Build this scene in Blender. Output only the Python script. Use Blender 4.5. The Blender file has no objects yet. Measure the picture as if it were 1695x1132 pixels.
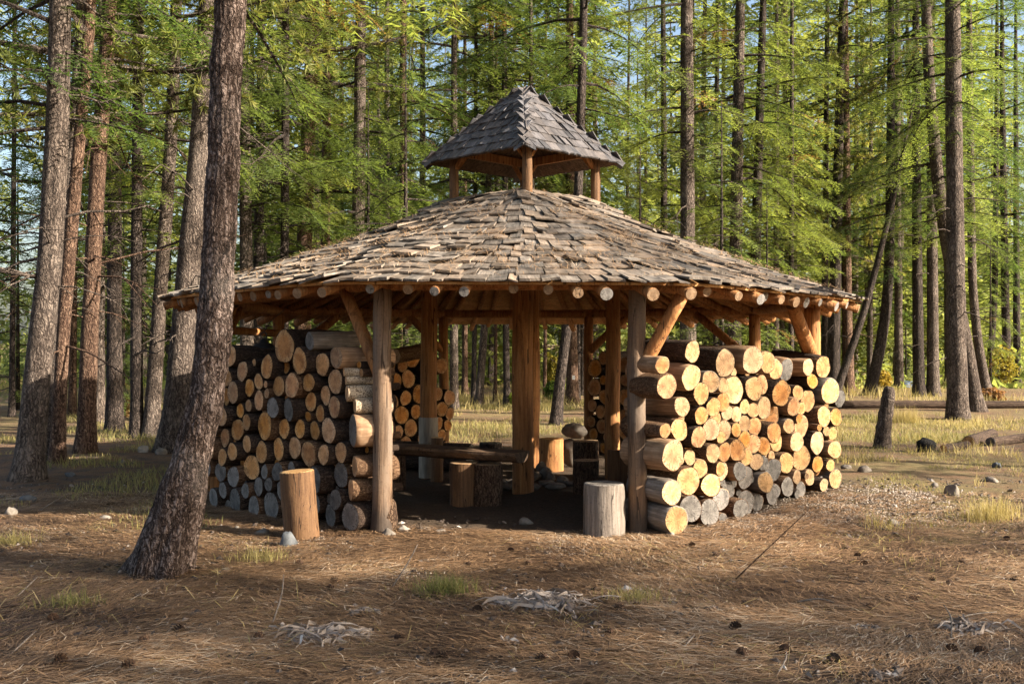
import bpy, math, random
import numpy as np
from mathutils import Vector, Matrix

random.seed(7)
R = math.radians
FPX = 1748.0          # focal length in photo pixels (photo is 1695 wide)
EYE = 1.55
CX, CY = 848.0, 566.0

scene = bpy.context.scene
col = scene.collection

# ------------------------------------------------------------------ camera
cam_d = bpy.data.cameras.new('camera')
cam = bpy.data.objects.new('camera', cam_d)
col.objects.link(cam)
cam.location = (0, 0, EYE)
cam.rotation_euler = (R(90), 0, 0)
cam_d.sensor_width = 36
cam_d.lens = 36 * FPX / 1695
cam_d.clip_start = 0.05
cam_d.clip_end = 1500
scene.camera = cam

# ------------------------------------------------------------------ light
SUN_AZ = R(70)        # from 'towards camera' round to the right
SUN_EL = R(25.5)
to_sun = Vector((math.sin(SUN_AZ) * math.cos(SUN_EL), -math.cos(SUN_AZ) * math.cos(SUN_EL), math.sin(SUN_EL)))
world = bpy.data.worlds.new('World')
scene.world = world
world.use_nodes = True
wn = world.node_tree
wn.nodes.clear()
sky_n = wn.nodes.new('ShaderNodeTexSky')
sky_n.sky_type = 'NISHITA'
sky_n.sun_disc = False
sky_n.sun_elevation = SUN_EL
sky_n.sun_rotation = math.atan2(to_sun.x, to_sun.y)
sky_n.air_density = 1.0
sky_n.dust_density = 3.5
sky_n.ozone_density = 1.0
bg = wn.nodes.new('ShaderNodeBackground')
bg.inputs['Strength'].default_value = 0.085
wo = wn.nodes.new('ShaderNodeOutputWorld')
wn.links.new(sky_n.outputs[0], bg.inputs['Color'])
wn.links.new(bg.outputs[0], wo.inputs['Surface'])
sun_d = bpy.data.lights.new('sun', 'SUN')
sun_d.energy = 5.0
sun_d.angle = R(0.5)
sun_d.color = (1.0, 0.90, 0.755)
sun = bpy.data.objects.new('sun', sun_d)
col.objects.link(sun)
sun.rotation_euler = (-to_sun).to_track_quat('-Z', 'Y').to_euler()
sun.location = to_sun * 60
vs = scene.view_settings
vs.view_transform = 'Standard'
vs.look = 'None'
vs.exposure = 1.9
vs.gamma = 1.0
vs.use_curve_mapping = False
cy = scene.cycles
cy.max_bounces = 6
cy.diffuse_bounces = 4
cy.glossy_bounces = 2
cy.transmission_bounces = 4
cy.transparent_max_bounces = 4
cy.caustics_reflective = False
cy.caustics_refractive = False
cy.sample_clamp_indirect = 8
cy.use_denoising = True


# ------------------------------------------------------------------ helpers
def wpt(px, py, d):
    return Vector(((px - CX) * d / FPX, d, EYE - (py - CY) * d / FPX))


def dep(py):
    return EYE * FPX / (py - CY)


def tag(o, label=None, cat=None, group=None, kind=None):
    if label: o['label'] = label
    if cat: o['category'] = cat
    if group: o['group'] = group
    if kind: o['kind'] = kind
    return o


def empty(name, loc=(0, 0, 0)):
    o = bpy.data.objects.new(name, None)
    o.empty_display_size = 0.1
    o.location = loc
    col.objects.link(o)
    return o


def mesh_np(name, V, F, mats, smooth=True, midx=None, tint=None, uv=None):
    V = np.ascontiguousarray(V, dtype=np.float32)
    me = bpy.data.meshes.new(name)
    if isinstance(F, np.ndarray):
        F = [F]
    F = [np.asarray(f, dtype=np.int32) for f in F if len(f)]
    nl = sum(f.size for f in F)
    nf = sum(len(f) for f in F)
    me.vertices.add(len(V))
    me.vertices.foreach_set('co', V.ravel())
    me.loops.add(nl)
    loops = np.concatenate([f.ravel() for f in F])
    me.loops.foreach_set('vertex_index', loops)
    me.polygons.add(nf)
    sizes = np.concatenate([np.full(len(f), f.shape[1], np.int32) for f in F])
    starts = np.concatenate([[0], np.cumsum(sizes)[:-1]]).astype(np.int32)
    me.polygons.foreach_set('loop_start', starts)
    try:
        me.polygons.foreach_set('loop_total', sizes)
    except Exception:
        pass
    me.polygons.foreach_set('use_smooth', np.full(nf, smooth, dtype=bool))
    for m in (mats if isinstance(mats, (list, tuple)) else [mats]):
        me.materials.append(m)
    if midx is not None:
        me.polygons.foreach_set('material_index', np.asarray(midx, np.int32))
    if tint is not None:
        a = me.attributes.new('tint', 'FLOAT', 'POINT')
        a.data.foreach_set('value', np.asarray(tint, np.float32))
    if uv is not None:
        l = me.uv_layers.new(name='UVMap')
        l.data.foreach_set('uv', np.asarray(uv, np.float32)[loops].ravel())
    me.update(calc_edges=True)
    return me


def obj(name, me, parent=None, loc=None):
    o = bpy.data.objects.new(name, me)
    col.objects.link(o)
    if parent: o.parent = parent
    if loc is not None: o.location = loc
    return o


def vn(P, scale, seed=0):
    """value noise, -1..1, P (n,3)"""
    P = np.asarray(P, float) * scale + seed * 17.31
    i = np.floor(P).astype(np.int64)
    f = P - i
    f = f * f * (3 - 2 * f)

    def h(a, b, c):
        n = (a * 374761393 + b * 668265263 + c * 2147483647 + seed * 1274126177) & 0xFFFFFFFF
        n = ((n ^ (n >> 13)) * 1274126177) & 0xFFFFFFFF
        n = (n ^ (n >> 16)) & 0xFFFF
        return n / 32767.5 - 1
    x, y, z = i[:, 0], i[:, 1], i[:, 2]
    r = 0
    for dx in (0, 1):
        wx = f[:, 0] if dx else 1 - f[:, 0]
        for dy in (0, 1):
            wy = f[:, 1] if dy else 1 - f[:, 1]
            for dz in (0, 1):
                wz = f[:, 2] if dz else 1 - f[:, 2]
                r = r + h(x + dx, y + dy, z + dz) * wx * wy * wz
    return r


def tube_arr(path, rad, seg=12, noise=0.0, nscale=6.0, seed=0, caps=True, rep=1):
    """quads of a tube along a path; returns V, quads, tris"""
    path = np.asarray(path, float)
    rad = np.asarray(rad, float)
    if rep > 1:
        n = len(path)
        t0 = np.arange(n)
        t1 = np.linspace(0, n - 1, (n - 1) * rep + 1)
        # catmull-rom
        def cr(A):
            k = np.clip(np.floor(t1).astype(int), 0, n - 2)
            f = (t1 - k)[:, None]
            p0 = A[np.clip(k - 1, 0, n - 1)]; p1 = A[k]; p2 = A[k + 1]; p3 = A[np.clip(k + 2, 0, n - 1)]
            return 0.5 * ((2 * p1) + (-p0 + p2) * f + (2 * p0 - 5 * p1 + 4 * p2 - p3) * f ** 2 + (-p0 + 3 * p1 - 3 * p2 + p3) * f ** 3)
        path = cr(path)
        rad = np.interp(t1, t0, rad)
    n = len(path)
    T = np.gradient(path, axis=0)
    T /= np.linalg.norm(T, axis=1)[:, None] + 1e-9
    ref = np.array([0.0, 1.0, 0.0]) if abs(T[0, 1]) < 0.9 else np.array([1.0, 0, 0])
    U = np.cross(T, ref); U /= np.linalg.norm(U, axis=1)[:, None] + 1e-9
    W = np.cross(T, U)
    a = np.linspace(0, 2 * math.pi, seg, endpoint=False)
    V = path[:, None, :] + rad[:, None, None] * (np.cos(a)[None, :, None] * U[:, None, :] + np.sin(a)[None, :, None] * W[:, None, :])
    V = V.reshape(-1, 3)
    if noise:
        c = np.repeat(path, seg, axis=0)
        k = 1 + noise * vn(V, nscale, seed) + noise * 0.5 * vn(V, nscale * 2.3, seed + 3)
        V = c + (V - c) * k[:, None]
    i = np.arange(n - 1)[:, None] * seg
    j = np.arange(seg)[None, :]
    j2 = (j + 1) % seg
    Q = np.stack([i + j, i + j2, i + seg + j2, i + seg + j], -1).reshape(-1, 4)
    Tq = np.zeros((0, 3), int)
    if caps:
        b = len(V)
        V = np.vstack([V, path[0], path[-1]])
        jj = np.arange(seg)
        t_a = np.stack([(jj + 1) % seg, jj, np.full(seg, b)], -1)
        o = (n - 1) * seg
        t_b = np.stack([o + jj, o + (jj + 1) % seg, np.full(seg, b + 1)], -1)
        Tq = np.vstack([t_a, t_b])
    return V, Q, Tq


def join_arr(parts):
    Vs, Qs, Ts, b = [], [], [], 0
    for V, Q, T in parts:
        Vs.append(V); Qs.append(np.asarray(Q, int).reshape(-1, 4) + b); Ts.append(np.asarray(T, int).reshape(-1, 3) + b); b += len(V)
    return np.vstack(Vs), np.vstack(Qs), np.vstack(Ts)


def tube_obj(name, path, rad, mat, parent=None, seg=12, noise=0.0, nscale=6.0, seed=0, rep=1, smooth=True):
    V, Q, T = tube_arr(path, rad, seg, noise, nscale, seed, True, rep)
    me = mesh_np(name, V, [Q, T], mat, smooth)
    if smooth:
        nq = len(Q)
        sm = np.ones(nq + len(T), bool); sm[nq:] = False
        me.polygons.foreach_set('use_smooth', sm)
    return obj(name, me, parent)


def box_arr(c, x, y, z, sx, sy, sz):
    c = np.asarray(c, float)
    X = np.asarray(x, float) * sx / 2; Y = np.asarray(y, float) * sy / 2; Z = np.asarray(z, float) * sz / 2
    V = np.array([c + a * X + b * Y + d * Z for d in (-1, 1) for b in (-1, 1) for a in (-1, 1)])
    Q = np.array([[0, 2, 3, 1], [4, 5, 7, 6], [0, 1, 5, 4], [2, 6, 7, 3], [0, 4, 6, 2], [1, 3, 7, 5]])
    return V, Q, np.zeros((0, 3), int)


def rock_me(name, sx, sy, sz, mat, seed, rough=0.18, sub=3):
    bm_n = 14
    th = np.linspace(0, math.pi, bm_n)
    ph = np.linspace(0, 2 * math.pi, 20, endpoint=False)
    V = np.array([[math.sin(t) * math.cos(p), math.sin(t) * math.sin(p), math.cos(t)] for t in th[1:-1] for p in ph] + [[0, 0, 1], [0, 0, -1]])
    k = 1 + rough * vn(V, 1.3, seed) + rough * 0.6 * vn(V, 2.7, seed + 1)
    V = V * k[:, None]
    rgk = np.random.default_rng(seed + 900)
    for _ in range(9):
        nn = rgk.normal(size=3); nn /= np.linalg.norm(nn); dd_ = rgk.uniform(.55, .9)
        ex_ = np.maximum(V @ nn - dd_, 0)
        V = V - ex_[:, None] * nn * .85
    V = V * np.array([sx / 2, sy / 2, sz / 2])
    n = len(ph); m = bm_n - 2
    Q = [[i * n + j, (i + 1) * n + j, (i + 1) * n + (j + 1) % n, i * n + (j + 1) % n] for i in range(m - 1) for j in range(n)]
    T = [[m * n, j, (j + 1) % n] for j in range(n)] + [[m * n + 1, (m - 1) * n + (j + 1) % n, (m - 1) * n + j] for j in range(n)]
    return mesh_np(name, V, [np.array(Q), np.array(T)], mat, True)


# ------------------------------------------------------------------ materials
class NT:
    def __init__(self, name):
        self.m = bpy.data.materials.new(name)
        self.m.use_nodes = True
        self.t = self.m.node_tree
        self.t.nodes.clear()
        self.out = self.n('ShaderNodeOutputMaterial')

    def n(self, typ, **kw):
        nd = self.t.nodes.new(typ)
        for k, v in kw.items():
            if k.startswith('i_'):
                nd.inputs[int(k[2:])].default_value = v
            elif k.startswith('s_'):
                nd.inputs[k[2:].replace('_', ' ')].default_value = v
            else:
                setattr(nd, k, v)
        return nd

    def l(self, a, b):
        self.t.links.new(a, b)

    def val(self, x, sock):
        if isinstance(x, (int, float)):
            sock.default_value = x
        else:
            self.l(x, sock)

    def math(self, op, a, b=0.0, clamp=False):
        nd = self.n('ShaderNodeMath', operation=op, use_clamp=clamp)
        self.val(a, nd.inputs[0]); self.val(b, nd.inputs[1])
        return nd.outputs[0]

    def coord(self, which='Object'):
        return self.n('ShaderNodeTexCoord').outputs[which]

    def mapping(self, vec, scale=(1, 1, 1), loc=(0, 0, 0)):
        nd = self.n('ShaderNodeMapping')
        nd.inputs['Scale'].default_value = scale
        nd.inputs['Location'].default_value = loc
        self.l(vec, nd.inputs['Vector'])
        return nd.outputs[0]

    def offset(self, vec, amount=20.0):
        r = self.n('ShaderNodeObjectInfo').outputs['Random']
        k = self.math('MULTIPLY', r, amount)
        nd = self.n('ShaderNodeVectorMath', operation='ADD')
        self.l(vec, nd.inputs[0]); self.l(k, nd.inputs[1])
        return nd.outputs[0]

    def noise(self, vec, scale, detail=4, rough=0.55, dist=0.0):
        nd = self.n('ShaderNodeTexNoise')
        nd.inputs['Scale'].default_value = scale
        nd.inputs['Detail'].default_value = detail
        nd.inputs['Roughness'].default_value = rough
        nd.inputs['Distortion'].default_value = dist
        self.l(vec, nd.inputs['Vector'])
        return nd.outputs[0]

    def voro(self, vec, scale, feature='F1', rnd=1.0):
        nd = self.n('ShaderNodeTexVoronoi', feature=feature)
        nd.inputs['Scale'].default_value = scale
        nd.inputs['Randomness'].default_value = rnd
        self.l(vec, nd.inputs['Vector'])
        return nd

    def ramp(self, fac, stops, interp='LINEAR'):
        nd = self.n('ShaderNodeValToRGB')
        cr = nd.color_ramp
        cr.interpolation = interp
        while len(cr.elements) < len(stops):
            cr.elements.new(0.5)
        for e, (p, c) in zip(cr.elements, stops):
            e.position = p
            e.color = tuple(c) + (1,) if len(c) == 3 else c
        self.val(fac, nd.inputs[0])
        return nd.outputs[0]

    def mix(self, fac, a, b, mode='MIX'):
        nd = self.n('ShaderNodeMix', data_type='RGBA', blend_type=mode)
        self.val(fac, nd.inputs[0])
        for s, x in ((nd.inputs[6], a), (nd.inputs[7], b)):
            if isinstance(x, tuple):
                s.default_value = x + (1,) if len(x) == 3 else x
            else:
                self.l(x, s)
        return nd.outputs[2]

    def bump(self, h, strength=0.5, dist=0.02, normal=None):
        nd = self.n('ShaderNodeBump')
        nd.inputs['Strength'].default_value = strength
        nd.inputs['Distance'].default_value = dist
        self.l(h, nd.inputs['Height'])
        if normal is not None:
            self.l(normal, nd.inputs['Normal'])
        return nd.outputs[0]

    def done(self, colr, rough=0.85, normal=None, spec=0.3, metal=0.0):
        b = self.n('ShaderNodeBsdfPrincipled')
        if isinstance(colr, tuple):
            b.inputs['Base Color'].default_value = colr + (1,)
        else:
            self.l(colr, b.inputs['Base Color'])
        self.val(rough, b.inputs['Roughness'])
        b.inputs['Specular IOR Level'].default_value = spec
        b.inputs['Metallic'].default_value = metal
        if normal is not None:
            self.l(normal, b.inputs['Normal'])
        self.l(b.outputs[0], self.out.inputs['Surface'])
        self.b = b
        return self.m


def bark_mat(name, dark, mid, light, sc=1.0, bump=1.0, lichen=None):
    t = NT(name)
    v = t.offset(t.coord('Object'), 15)
    wn_ = t.n('ShaderNodeTexNoise'); wn_.inputs['Scale'].default_value = 14 * sc; wn_.inputs['Detail'].default_value = 4
    t.l(v, wn_.inputs['Vector'])
    wv = t.n('ShaderNodeVectorMath', operation='SCALE'); t.l(wn_.outputs['Color'], wv.inputs[0]); wv.inputs['Scale'].default_value = 0.075 / sc
    vv = t.n('ShaderNodeVectorMath', operation='ADD')
    t.l(t.mapping(v, (1, 1, 0.30)), vv.inputs[0]); t.l(wv.outputs[0], vv.inputs[1])
    e1 = t.voro(vv.outputs[0], 30 * sc, 'DISTANCE_TO_EDGE').outputs['Distance']
    e2 = t.voro(vv.outputs[0], 68 * sc, 'DISTANCE_TO_EDGE').outputs['Distance']
    cells = t.voro(vv.outputs[0], 68 * sc, 'F1').outputs['Color']
    p1 = t.math('MULTIPLY', e1, 3.4, True)
    p2 = t.math('MULTIPLY', e2, 4.5, True)
    fine = t.noise(t.mapping(v, (1, 1, 0.4)), 110 * sc, 5, 0.7)
    mac = t.noise(v, 2.3, 3)
    ridge = t.noise(t.mapping(v, (1, 1, 0.14)), 17 * sc, 4, 0.6, 0.6)
    h = t.math('ADD', t.math('ADD', t.math('MULTIPLY', p1, 0.55), t.math('MULTIPLY', p2, 0.30)), t.math('MULTIPLY', ridge, 0.9))
    sep = t.n('ShaderNodeSeparateColor'); t.l(cells, sep.inputs[0])
    f = t.math('ADD', t.math('MULTIPLY', h, 0.62), t.math('MULTIPLY', t.math('SUBTRACT', fine, 0.5), 0.75))
    f = t.math('ADD', f, t.math('MULTIPLY', t.math('SUBTRACT', sep.outputs[0], 0.5), 0.30))
    c = t.ramp(f, [(0.22, dark), (0.50, mid), (0.86, light)])
    c = t.mix(t.ramp(mac, [(0.35, (0.45, 0.45, 0.45)), (0.6, (0, 0, 0))]), c, tuple(x * 0.5 for x in mid))
    if lichen:
        k = t.ramp(mac, [(0.52, (0, 0, 0)), (0.72, (1, 1, 1))])
        c = t.mix(t.math('MULTIPLY', k, 0.45), c, lichen)
    h2 = t.math('ADD', h, t.math('MULTIPLY', fine, 0.5))
    return t.done(c, 0.9, t.bump(h2, bump, 0.03), 0.15)


M = {}
M['bark_fore'] = bark_mat('bark_fore', (0.010, 0.007, 0.005), (0.085, 0.055, 0.042), (0.36, 0.275, 0.235), 0.95, 1.0, (0.15, 0.13, 0.115))
M['bark_red'] = bark_mat('bark_red', (0.016, 0.010, 0.007), (0.095, 0.054, 0.036), (0.24, 0.155, 0.105), 0.8, 0.9)
M['bark_grey'] = bark_mat('bark_grey', (0.014, 0.011, 0.009), (0.082, 0.061, 0.049), (0.23, 0.18, 0.145), 0.8, 0.9, (0.15, 0.125, 0.105))
M['bark_dark'] = bark_mat('bark_dark', (0.008, 0.006, 0.005), (0.042, 0.032, 0.027), (0.12, 0.092, 0.076), 0.8, 0.9)
M['bark_log'] = bark_mat('bark_log', (0.02, 0.012, 0.008), (0.10, 0.06, 0.038), (0.23, 0.15, 0.095), 1.3, 0.9)
M['char'] = bark_mat('char', (0.004, 0.004, 0.004), (0.015, 0.013, 0.012), (0.05, 0.045, 0.04), 1.2, 0.9)


def unit_bark(name, dark, mid, light):
    """for logs: object space is radius 1, length 1"""
    t = NT(name)
    v = t.offset(t.mapping(t.coord('Object'), (0.1, 0.1, 0.55)), 12)
    wn_ = t.n('ShaderNodeTexNoise'); wn_.inputs['Scale'].default_value = 24; wn_.inputs['Detail'].default_value = 4
    t.l(v, wn_.inputs['Vector'])
    wv = t.n('ShaderNodeVectorMath', operation='SCALE'); t.l(wn_.outputs['Color'], wv.inputs[0]); wv.inputs['Scale'].default_value = 0.05
    vv = t.n('ShaderNodeVectorMath', operation='ADD')
    t.l(t.mapping(v, (1, 1, 0.35)), vv.inputs[0]); t.l(wv.outputs[0], vv.inputs[1])
    e = t.voro(vv.outputs[0], 62, 'DISTANCE_TO_EDGE').outputs['Distance']
    plate = t.math('MULTIPLY', e, 3.4, True)
    fine = t.noise(vv.outputs[0], 130, 5, 0.7)
    ridge = t.noise(t.mapping(v, (1, 1, 0.2)), 38, 4, 0.6, 0.5)
    h = t.math('ADD', t.math('MULTIPLY', plate, 0.45), t.math('MULTIPLY', ridge, 0.9))
    f = t.math('ADD', t.math('MULTIPLY', h, 0.75), t.math('MULTIPLY', t.math('SUBTRACT', fine, 0.5), 0.8))
    c = t.ramp(f, [(0.25, dark), (0.52, mid), (0.85, light)])
    rnd = t.n('ShaderNodeObjectInfo').outputs['Random']
    c = t.mix(t.math('MULTIPLY', rnd, 0.5), c, tuple(x * 0.4 for x in mid))
    return t.done(c, 0.9, t.bump(t.math('ADD', h, t.math('MULTIPLY', fine, 0.6)), 0.9, 0.015), 0.15)


M['log_bark_dark'] = unit_bark('log_bark_dark', (0.012, 0.009, 0.007), (0.07, 0.045, 0.032), (0.17, 0.12, 0.085))
M['log_bark_brown'] = unit_bark('log_bark_brown', (0.03, 0.015, 0.008), (0.18, 0.10, 0.055), (0.36, 0.24, 0.14))


def bare_log(name, a, b, c_, spots=False):
    t = NT(name)
    v = t.offset(t.mapping(t.coord('Object'), (0.1, 0.1, 0.55)), 12)
    g = t.noise(t.mapping(v, (1, 1, 0.06)), 55, 6, 0.65)
    big = t.noise(v, 7, 3)
    c = t.ramp(g, [(0.3, a), (0.5, b), (0.7, c_)])
    c = t.mix(t.ramp(big, [(0.42, (0, 0, 0)), (0.65, (0.6, 0.6, 0.6))]), c, tuple(x * 0.5 for x in b))
    if spots:
        s = t.noise(v, 60, 2, 0.5)
        c = t.mix(t.ramp(s, [(0.53, (0, 0, 0)), (0.58, (1, 1, 1))]), c, (0.10, 0.055, 0.03))
    return t.done(c, 0.8, t.bump(g, 0.5, 0.006), 0.25)


M['log_bare'] = bare_log('log_bare', (0.12, 0.065, 0.035), (0.30, 0.18, 0.10), (0.46, 0.32, 0.20))
M['log_grey'] = bare_log('log_grey', (0.07, 0.055, 0.045), (0.18, 0.145, 0.115), (0.32, 0.27, 0.22))
M['log_speck'] = bare_log('log_speck', (0.34, 0.24, 0.15), (0.52, 0.41, 0.28), (0.66, 0.56, 0.43), True)


def cut_mat(name, core, rim, ring, rough=0.75):
    t = NT(name)
    o = t.coord('Object')
    v = t.offset(o, 30)
    oi = t.n('ShaderNodeObjectInfo')
    sep = t.n('ShaderNodeSeparateXYZ'); t.l(o, sep.inputs[0])
    xo = t.math('ADD', sep.outputs[0], t.math('MULTIPLY', t.math('SUBTRACT', oi.outputs['Random'], 0.5), 0.25))
    r = t.math('SQRT', t.math('ADD', t.math('MULTIPLY', xo, xo), t.math('MULTIPLY', sep.outputs[1], sep.outputs[1])))
    wob = t.noise(v, 2.2, 3)
    rw = t.math('ADD', r, t.math('MULTIPLY', wob, 0.16))
    rings = t.math('SINE', t.math('MULTIPLY', rw, 78))
    saw = t.noise(t.mapping(v, (2.5, 26, 1)), 1.0, 3)
    c = t.ramp(rw, [(0.15, core), (0.62, core), (0.85, rim), (1.0, rim)])
    c = t.mix(t.math('MULTIPLY', t.math('ADD', rings, 1), 0.24), c, ring)
    c = t.mix(t.math('MULTIPLY', t.math('SUBTRACT', saw, 0.35), 0.9, True), c, rim)
    # drying cracks: thin radial wedges
    ang = t.math('ARCTAN2', sep.outputs[1], xo)
    cv = t.n('ShaderNodeCombineXYZ')
    t.l(t.math('ADD', t.math('MULTIPLY', ang, 2.0), t.math('MULTIPLY', oi.outputs['Random'], 37)), cv.inputs[0])
    t.l(t.math('MULTIPLY', r, 0.7), cv.inputs[1])
    cn = t.noise(cv.outputs[0], 1.7, 2)
    crack = t.math('LESS_THAN', t.math('ABSOLUTE', t.math('SUBTRACT', cn, 0.5)), t.math('ADD', 0.003, t.math('MULTIPLY', r, 0.012)))
    c = t.mix(t.math('MULTIPLY', crack, 0.85), c, tuple(x * 0.10 for x in ring))
    blot = t.noise(v, 1.6, 4)
    c = t.mix(t.ramp(blot, [(0.45, (0, 0, 0)), (0.68, (0.75, 0.75, 0.75))]), c, tuple(x * 0.6 for x in ring))
    spk = t.noise(v, 9, 5, 0.75)
    c = t.mix(t.ramp(spk, [(0.5, (0, 0, 0)), (0.7, (0.5, 0.5, 0.5))]), c, tuple(x * 0.4 for x in ring))
    hue = t.n('ShaderNodeHueSaturation')
    t.l(c, hue.inputs['Color'])
    t.l(t.math('ADD', t.math('MULTIPLY', oi.outputs['Random'], 0.6), 0.72), hue.inputs['Value'])
    t.l(t.math('ADD', t.math('MULTIPLY', t.math('FRACT', t.math('MULTIPLY', oi.outputs['Random'], 13.7)), 0.22), 0.88), hue.inputs['Saturation'])
    h = t.math('SUBTRACT', t.math('ADD', t.math('MULTIPLY', rings, 0.2), saw), t.math('MULTIPLY', crack, 2.0))
    return t.done(hue.outputs[0], rough, t.bump(h, 0.6, 0.006), 0.25)


M['cut_orange'] = cut_mat('cut_orange', (0.50, 0.215, 0.06), (0.56, 0.33, 0.14), (0.34, 0.125, 0.034))
M['cut_pale'] = cut_mat('cut_pale', (0.47, 0.275, 0.12), (0.53, 0.35, 0.18), (0.33, 0.175, 0.072))
M['cut_tan'] = cut_mat('cut_tan', (0.50, 0.245, 0.085), (0.56, 0.335, 0.16), (0.34, 0.15, 0.05))
M['cut_grey'] = cut_mat('cut_grey', (0.155, 0.138, 0.12), (0.225, 0.20, 0.175), (0.075, 0.064, 0.054))


def wood_mat(name, a, b, c_, grey=None, axis_scale=(1, 1, 0.05), sc=40, knots=True, damp=False):
    t = NT(name)
    v = t.offset(t.coord('Object'), 9)
    g = t.noise(t.mapping(v, axis_scale), sc, 6, 0.65, 0.4)
    big = t.noise(t.mapping(v, (1, 1, 0.4)), 3.0, 4)
    c = t.ramp(g, [(0.28, a), (0.5, b), (0.72, c_)])
    c = t.mix(t.ramp(big, [(0.4, (0, 0, 0)), (0.7, (0.6, 0.6, 0.6))]), c, tuple(x * 0.55 for x in b))
    if knots:
        k = t.voro(t.mapping(v, (1, 1, 0.55)), 7.5).outputs['Distance']
        c = t.mix(t.ramp(k, [(0.06, (0.85, 0.85, 0.85)), (0.12, (0, 0, 0))]), c, tuple(x * 0.3 for x in a))
    if grey:
        gm = t.noise(t.mapping(v, (1, 1, 0.25)), 5, 4)
        c = t.mix(t.ramp(gm, [(0.35, (0, 0, 0)), (0.62, (0.85, 0.85, 0.85))]), c, grey)
    sm_ = t.noise(t.mapping(v, (1, 1, 0.12)), 16, 5, 0.7)
    c = t.mix(t.ramp(sm_, [(0.5, (0, 0, 0)), (0.68, (0.7, 0.7, 0.7))]), c, tuple(x * 0.55 for x in a))
    sp_ = t.noise(v, 46, 4, 0.7)
    c = t.mix(t.ramp(sp_, [(0.55, (0, 0, 0)), (0.72, (0.55, 0.55, 0.55))]), c, tuple(x * 0.5 for x in a))
    # long drying checks
    ck = t.noise(t.mapping(v, (1, 1, 0.045)), 11, 2)
    crack = t.math('LESS_THAN', t.math('ABSOLUTE', t.math('SUBTRACT', ck, 0.5)), 0.006)
    c = t.mix(t.math('MULTIPLY', crack, 0.8), c, tuple(x * 0.2 for x in a))
    if damp:
        sz_ = t.n('ShaderNodeSeparateXYZ'); t.l(t.coord('Object'), sz_.inputs[0])
        dn = t.math('ADD', sz_.outputs[2], t.math('MULTIPLY', t.math('SUBTRACT', sm_, 0.5), 0.35))
        c = t.mix(t.ramp(dn, [(0.10, (0.85, 0.85, 0.85)), (0.26, (0, 0, 0))]), c, (0.035, 0.026, 0.02))
    h = t.math('SUBTRACT', t.math('ADD', g, t.math('MULTIPLY', sp_, 0.6)), crack)
    return t.done(c, 0.75, t.bump(h, 0.6, 0.012), 0.25)


M['tail_tan'] = wood_mat('tail_tan', (0.16, 0.09, 0.045), (0.27, 0.17, 0.095), (0.36, 0.245, 0.15), axis_scale=(1, 1, 1), sc=30)
M['tail_grey'] = wood_mat('tail_grey', (0.13, 0.115, 0.10), (0.23, 0.205, 0.18), (0.33, 0.30, 0.27), axis_scale=(1, 1, 1), sc=30)
M['post'] = wood_mat('post', (0.17, 0.066, 0.022), (0.36, 0.16, 0.055), (0.50, 0.27, 0.105))
M['post_grey'] = wood_mat('post_grey', (0.085, 0.045, 0.024), (0.19, 0.108, 0.056), (0.30, 0.19, 0.11), (0.145, 0.112, 0.085), damp=True)
M['stump_tan'] = wood_mat('stump_tan', (0.065, 0.03, 0.014), (0.155, 0.08, 0.036), (0.25, 0.14, 0.066))  # tan lowered so the tall stump's shade sits in the colour
M['stump_grey'] = wood_mat('stump_grey', (0.08, 0.062, 0.05), (0.19, 0.155, 0.125), (0.29, 0.245, 0.205), knots=False)
M['plank'] = wood_mat('plank', (0.06, 0.035, 0.022), (0.14, 0.085, 0.05), (0.24, 0.16, 0.10), axis_scale=(0.05, 1, 1), knots=False)
M['deck'] = wood_mat('deck', (0.36, 0.17, 0.06), (0.54, 0.285, 0.105), (0.64, 0.39, 0.17), axis_scale=(1, 1, 1), sc=4)


def shake_mat(name, cols, brown):
    t = NT(name)
    uv = t.coord('UV')
    oi = t.n('ShaderNodeObjectInfo').outputs['Random']
    at = t.n('ShaderNodeAttribute', attribute_name='tint').outputs['Fac']
    g = t.noise(t.mapping(uv, (70, 4, 1)), 1.0, 6, 0.7)
    g2 = t.noise(t.mapping(uv, (9, 6, 1)), 1.0, 4, 0.6)
    c = t.ramp(g, [(0.25, cols[0]), (0.5, cols[1]), (0.75, cols[2])])
    c = t.mix(t.math('MULTIPLY', at, 0.75), c, brown)
    c = t.mix(t.ramp(g2, [(0.42, (0, 0, 0)), (0.7, (0.8, 0.8, 0.8))]), c, tuple(x * 0.5 for x in cols[0]))
    hue = t.n('ShaderNodeHueSaturation')
    t.l(c, hue.inputs['Color'])
    rr = t.math('FRACT', t.math('MULTIPLY', at, 7.31))
    t.l(t.math('ADD', t.math('MULTIPLY', rr, 0.75), 0.62), hue.inputs['Value'])
    h = t.math('ADD', g, g2)
    return t.done(hue.outputs[0], 0.8, t.bump(h, 0.6, 0.008), 0.3)


M['shake'] = shake_mat('shake', [(0.032, 0.028, 0.025), (0.17, 0.145, 0.122), (0.38, 0.33, 0.275)], (0.21, 0.145, 0.095))
M['cshingle'] = shake_mat('cshingle', [(0.026, 0.025, 0.029), (0.085, 0.082, 0.088), (0.18, 0.17, 0.172)], (0.085, 0.068, 0.058))  # the shade over the cupola is put into these dark tones


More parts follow.
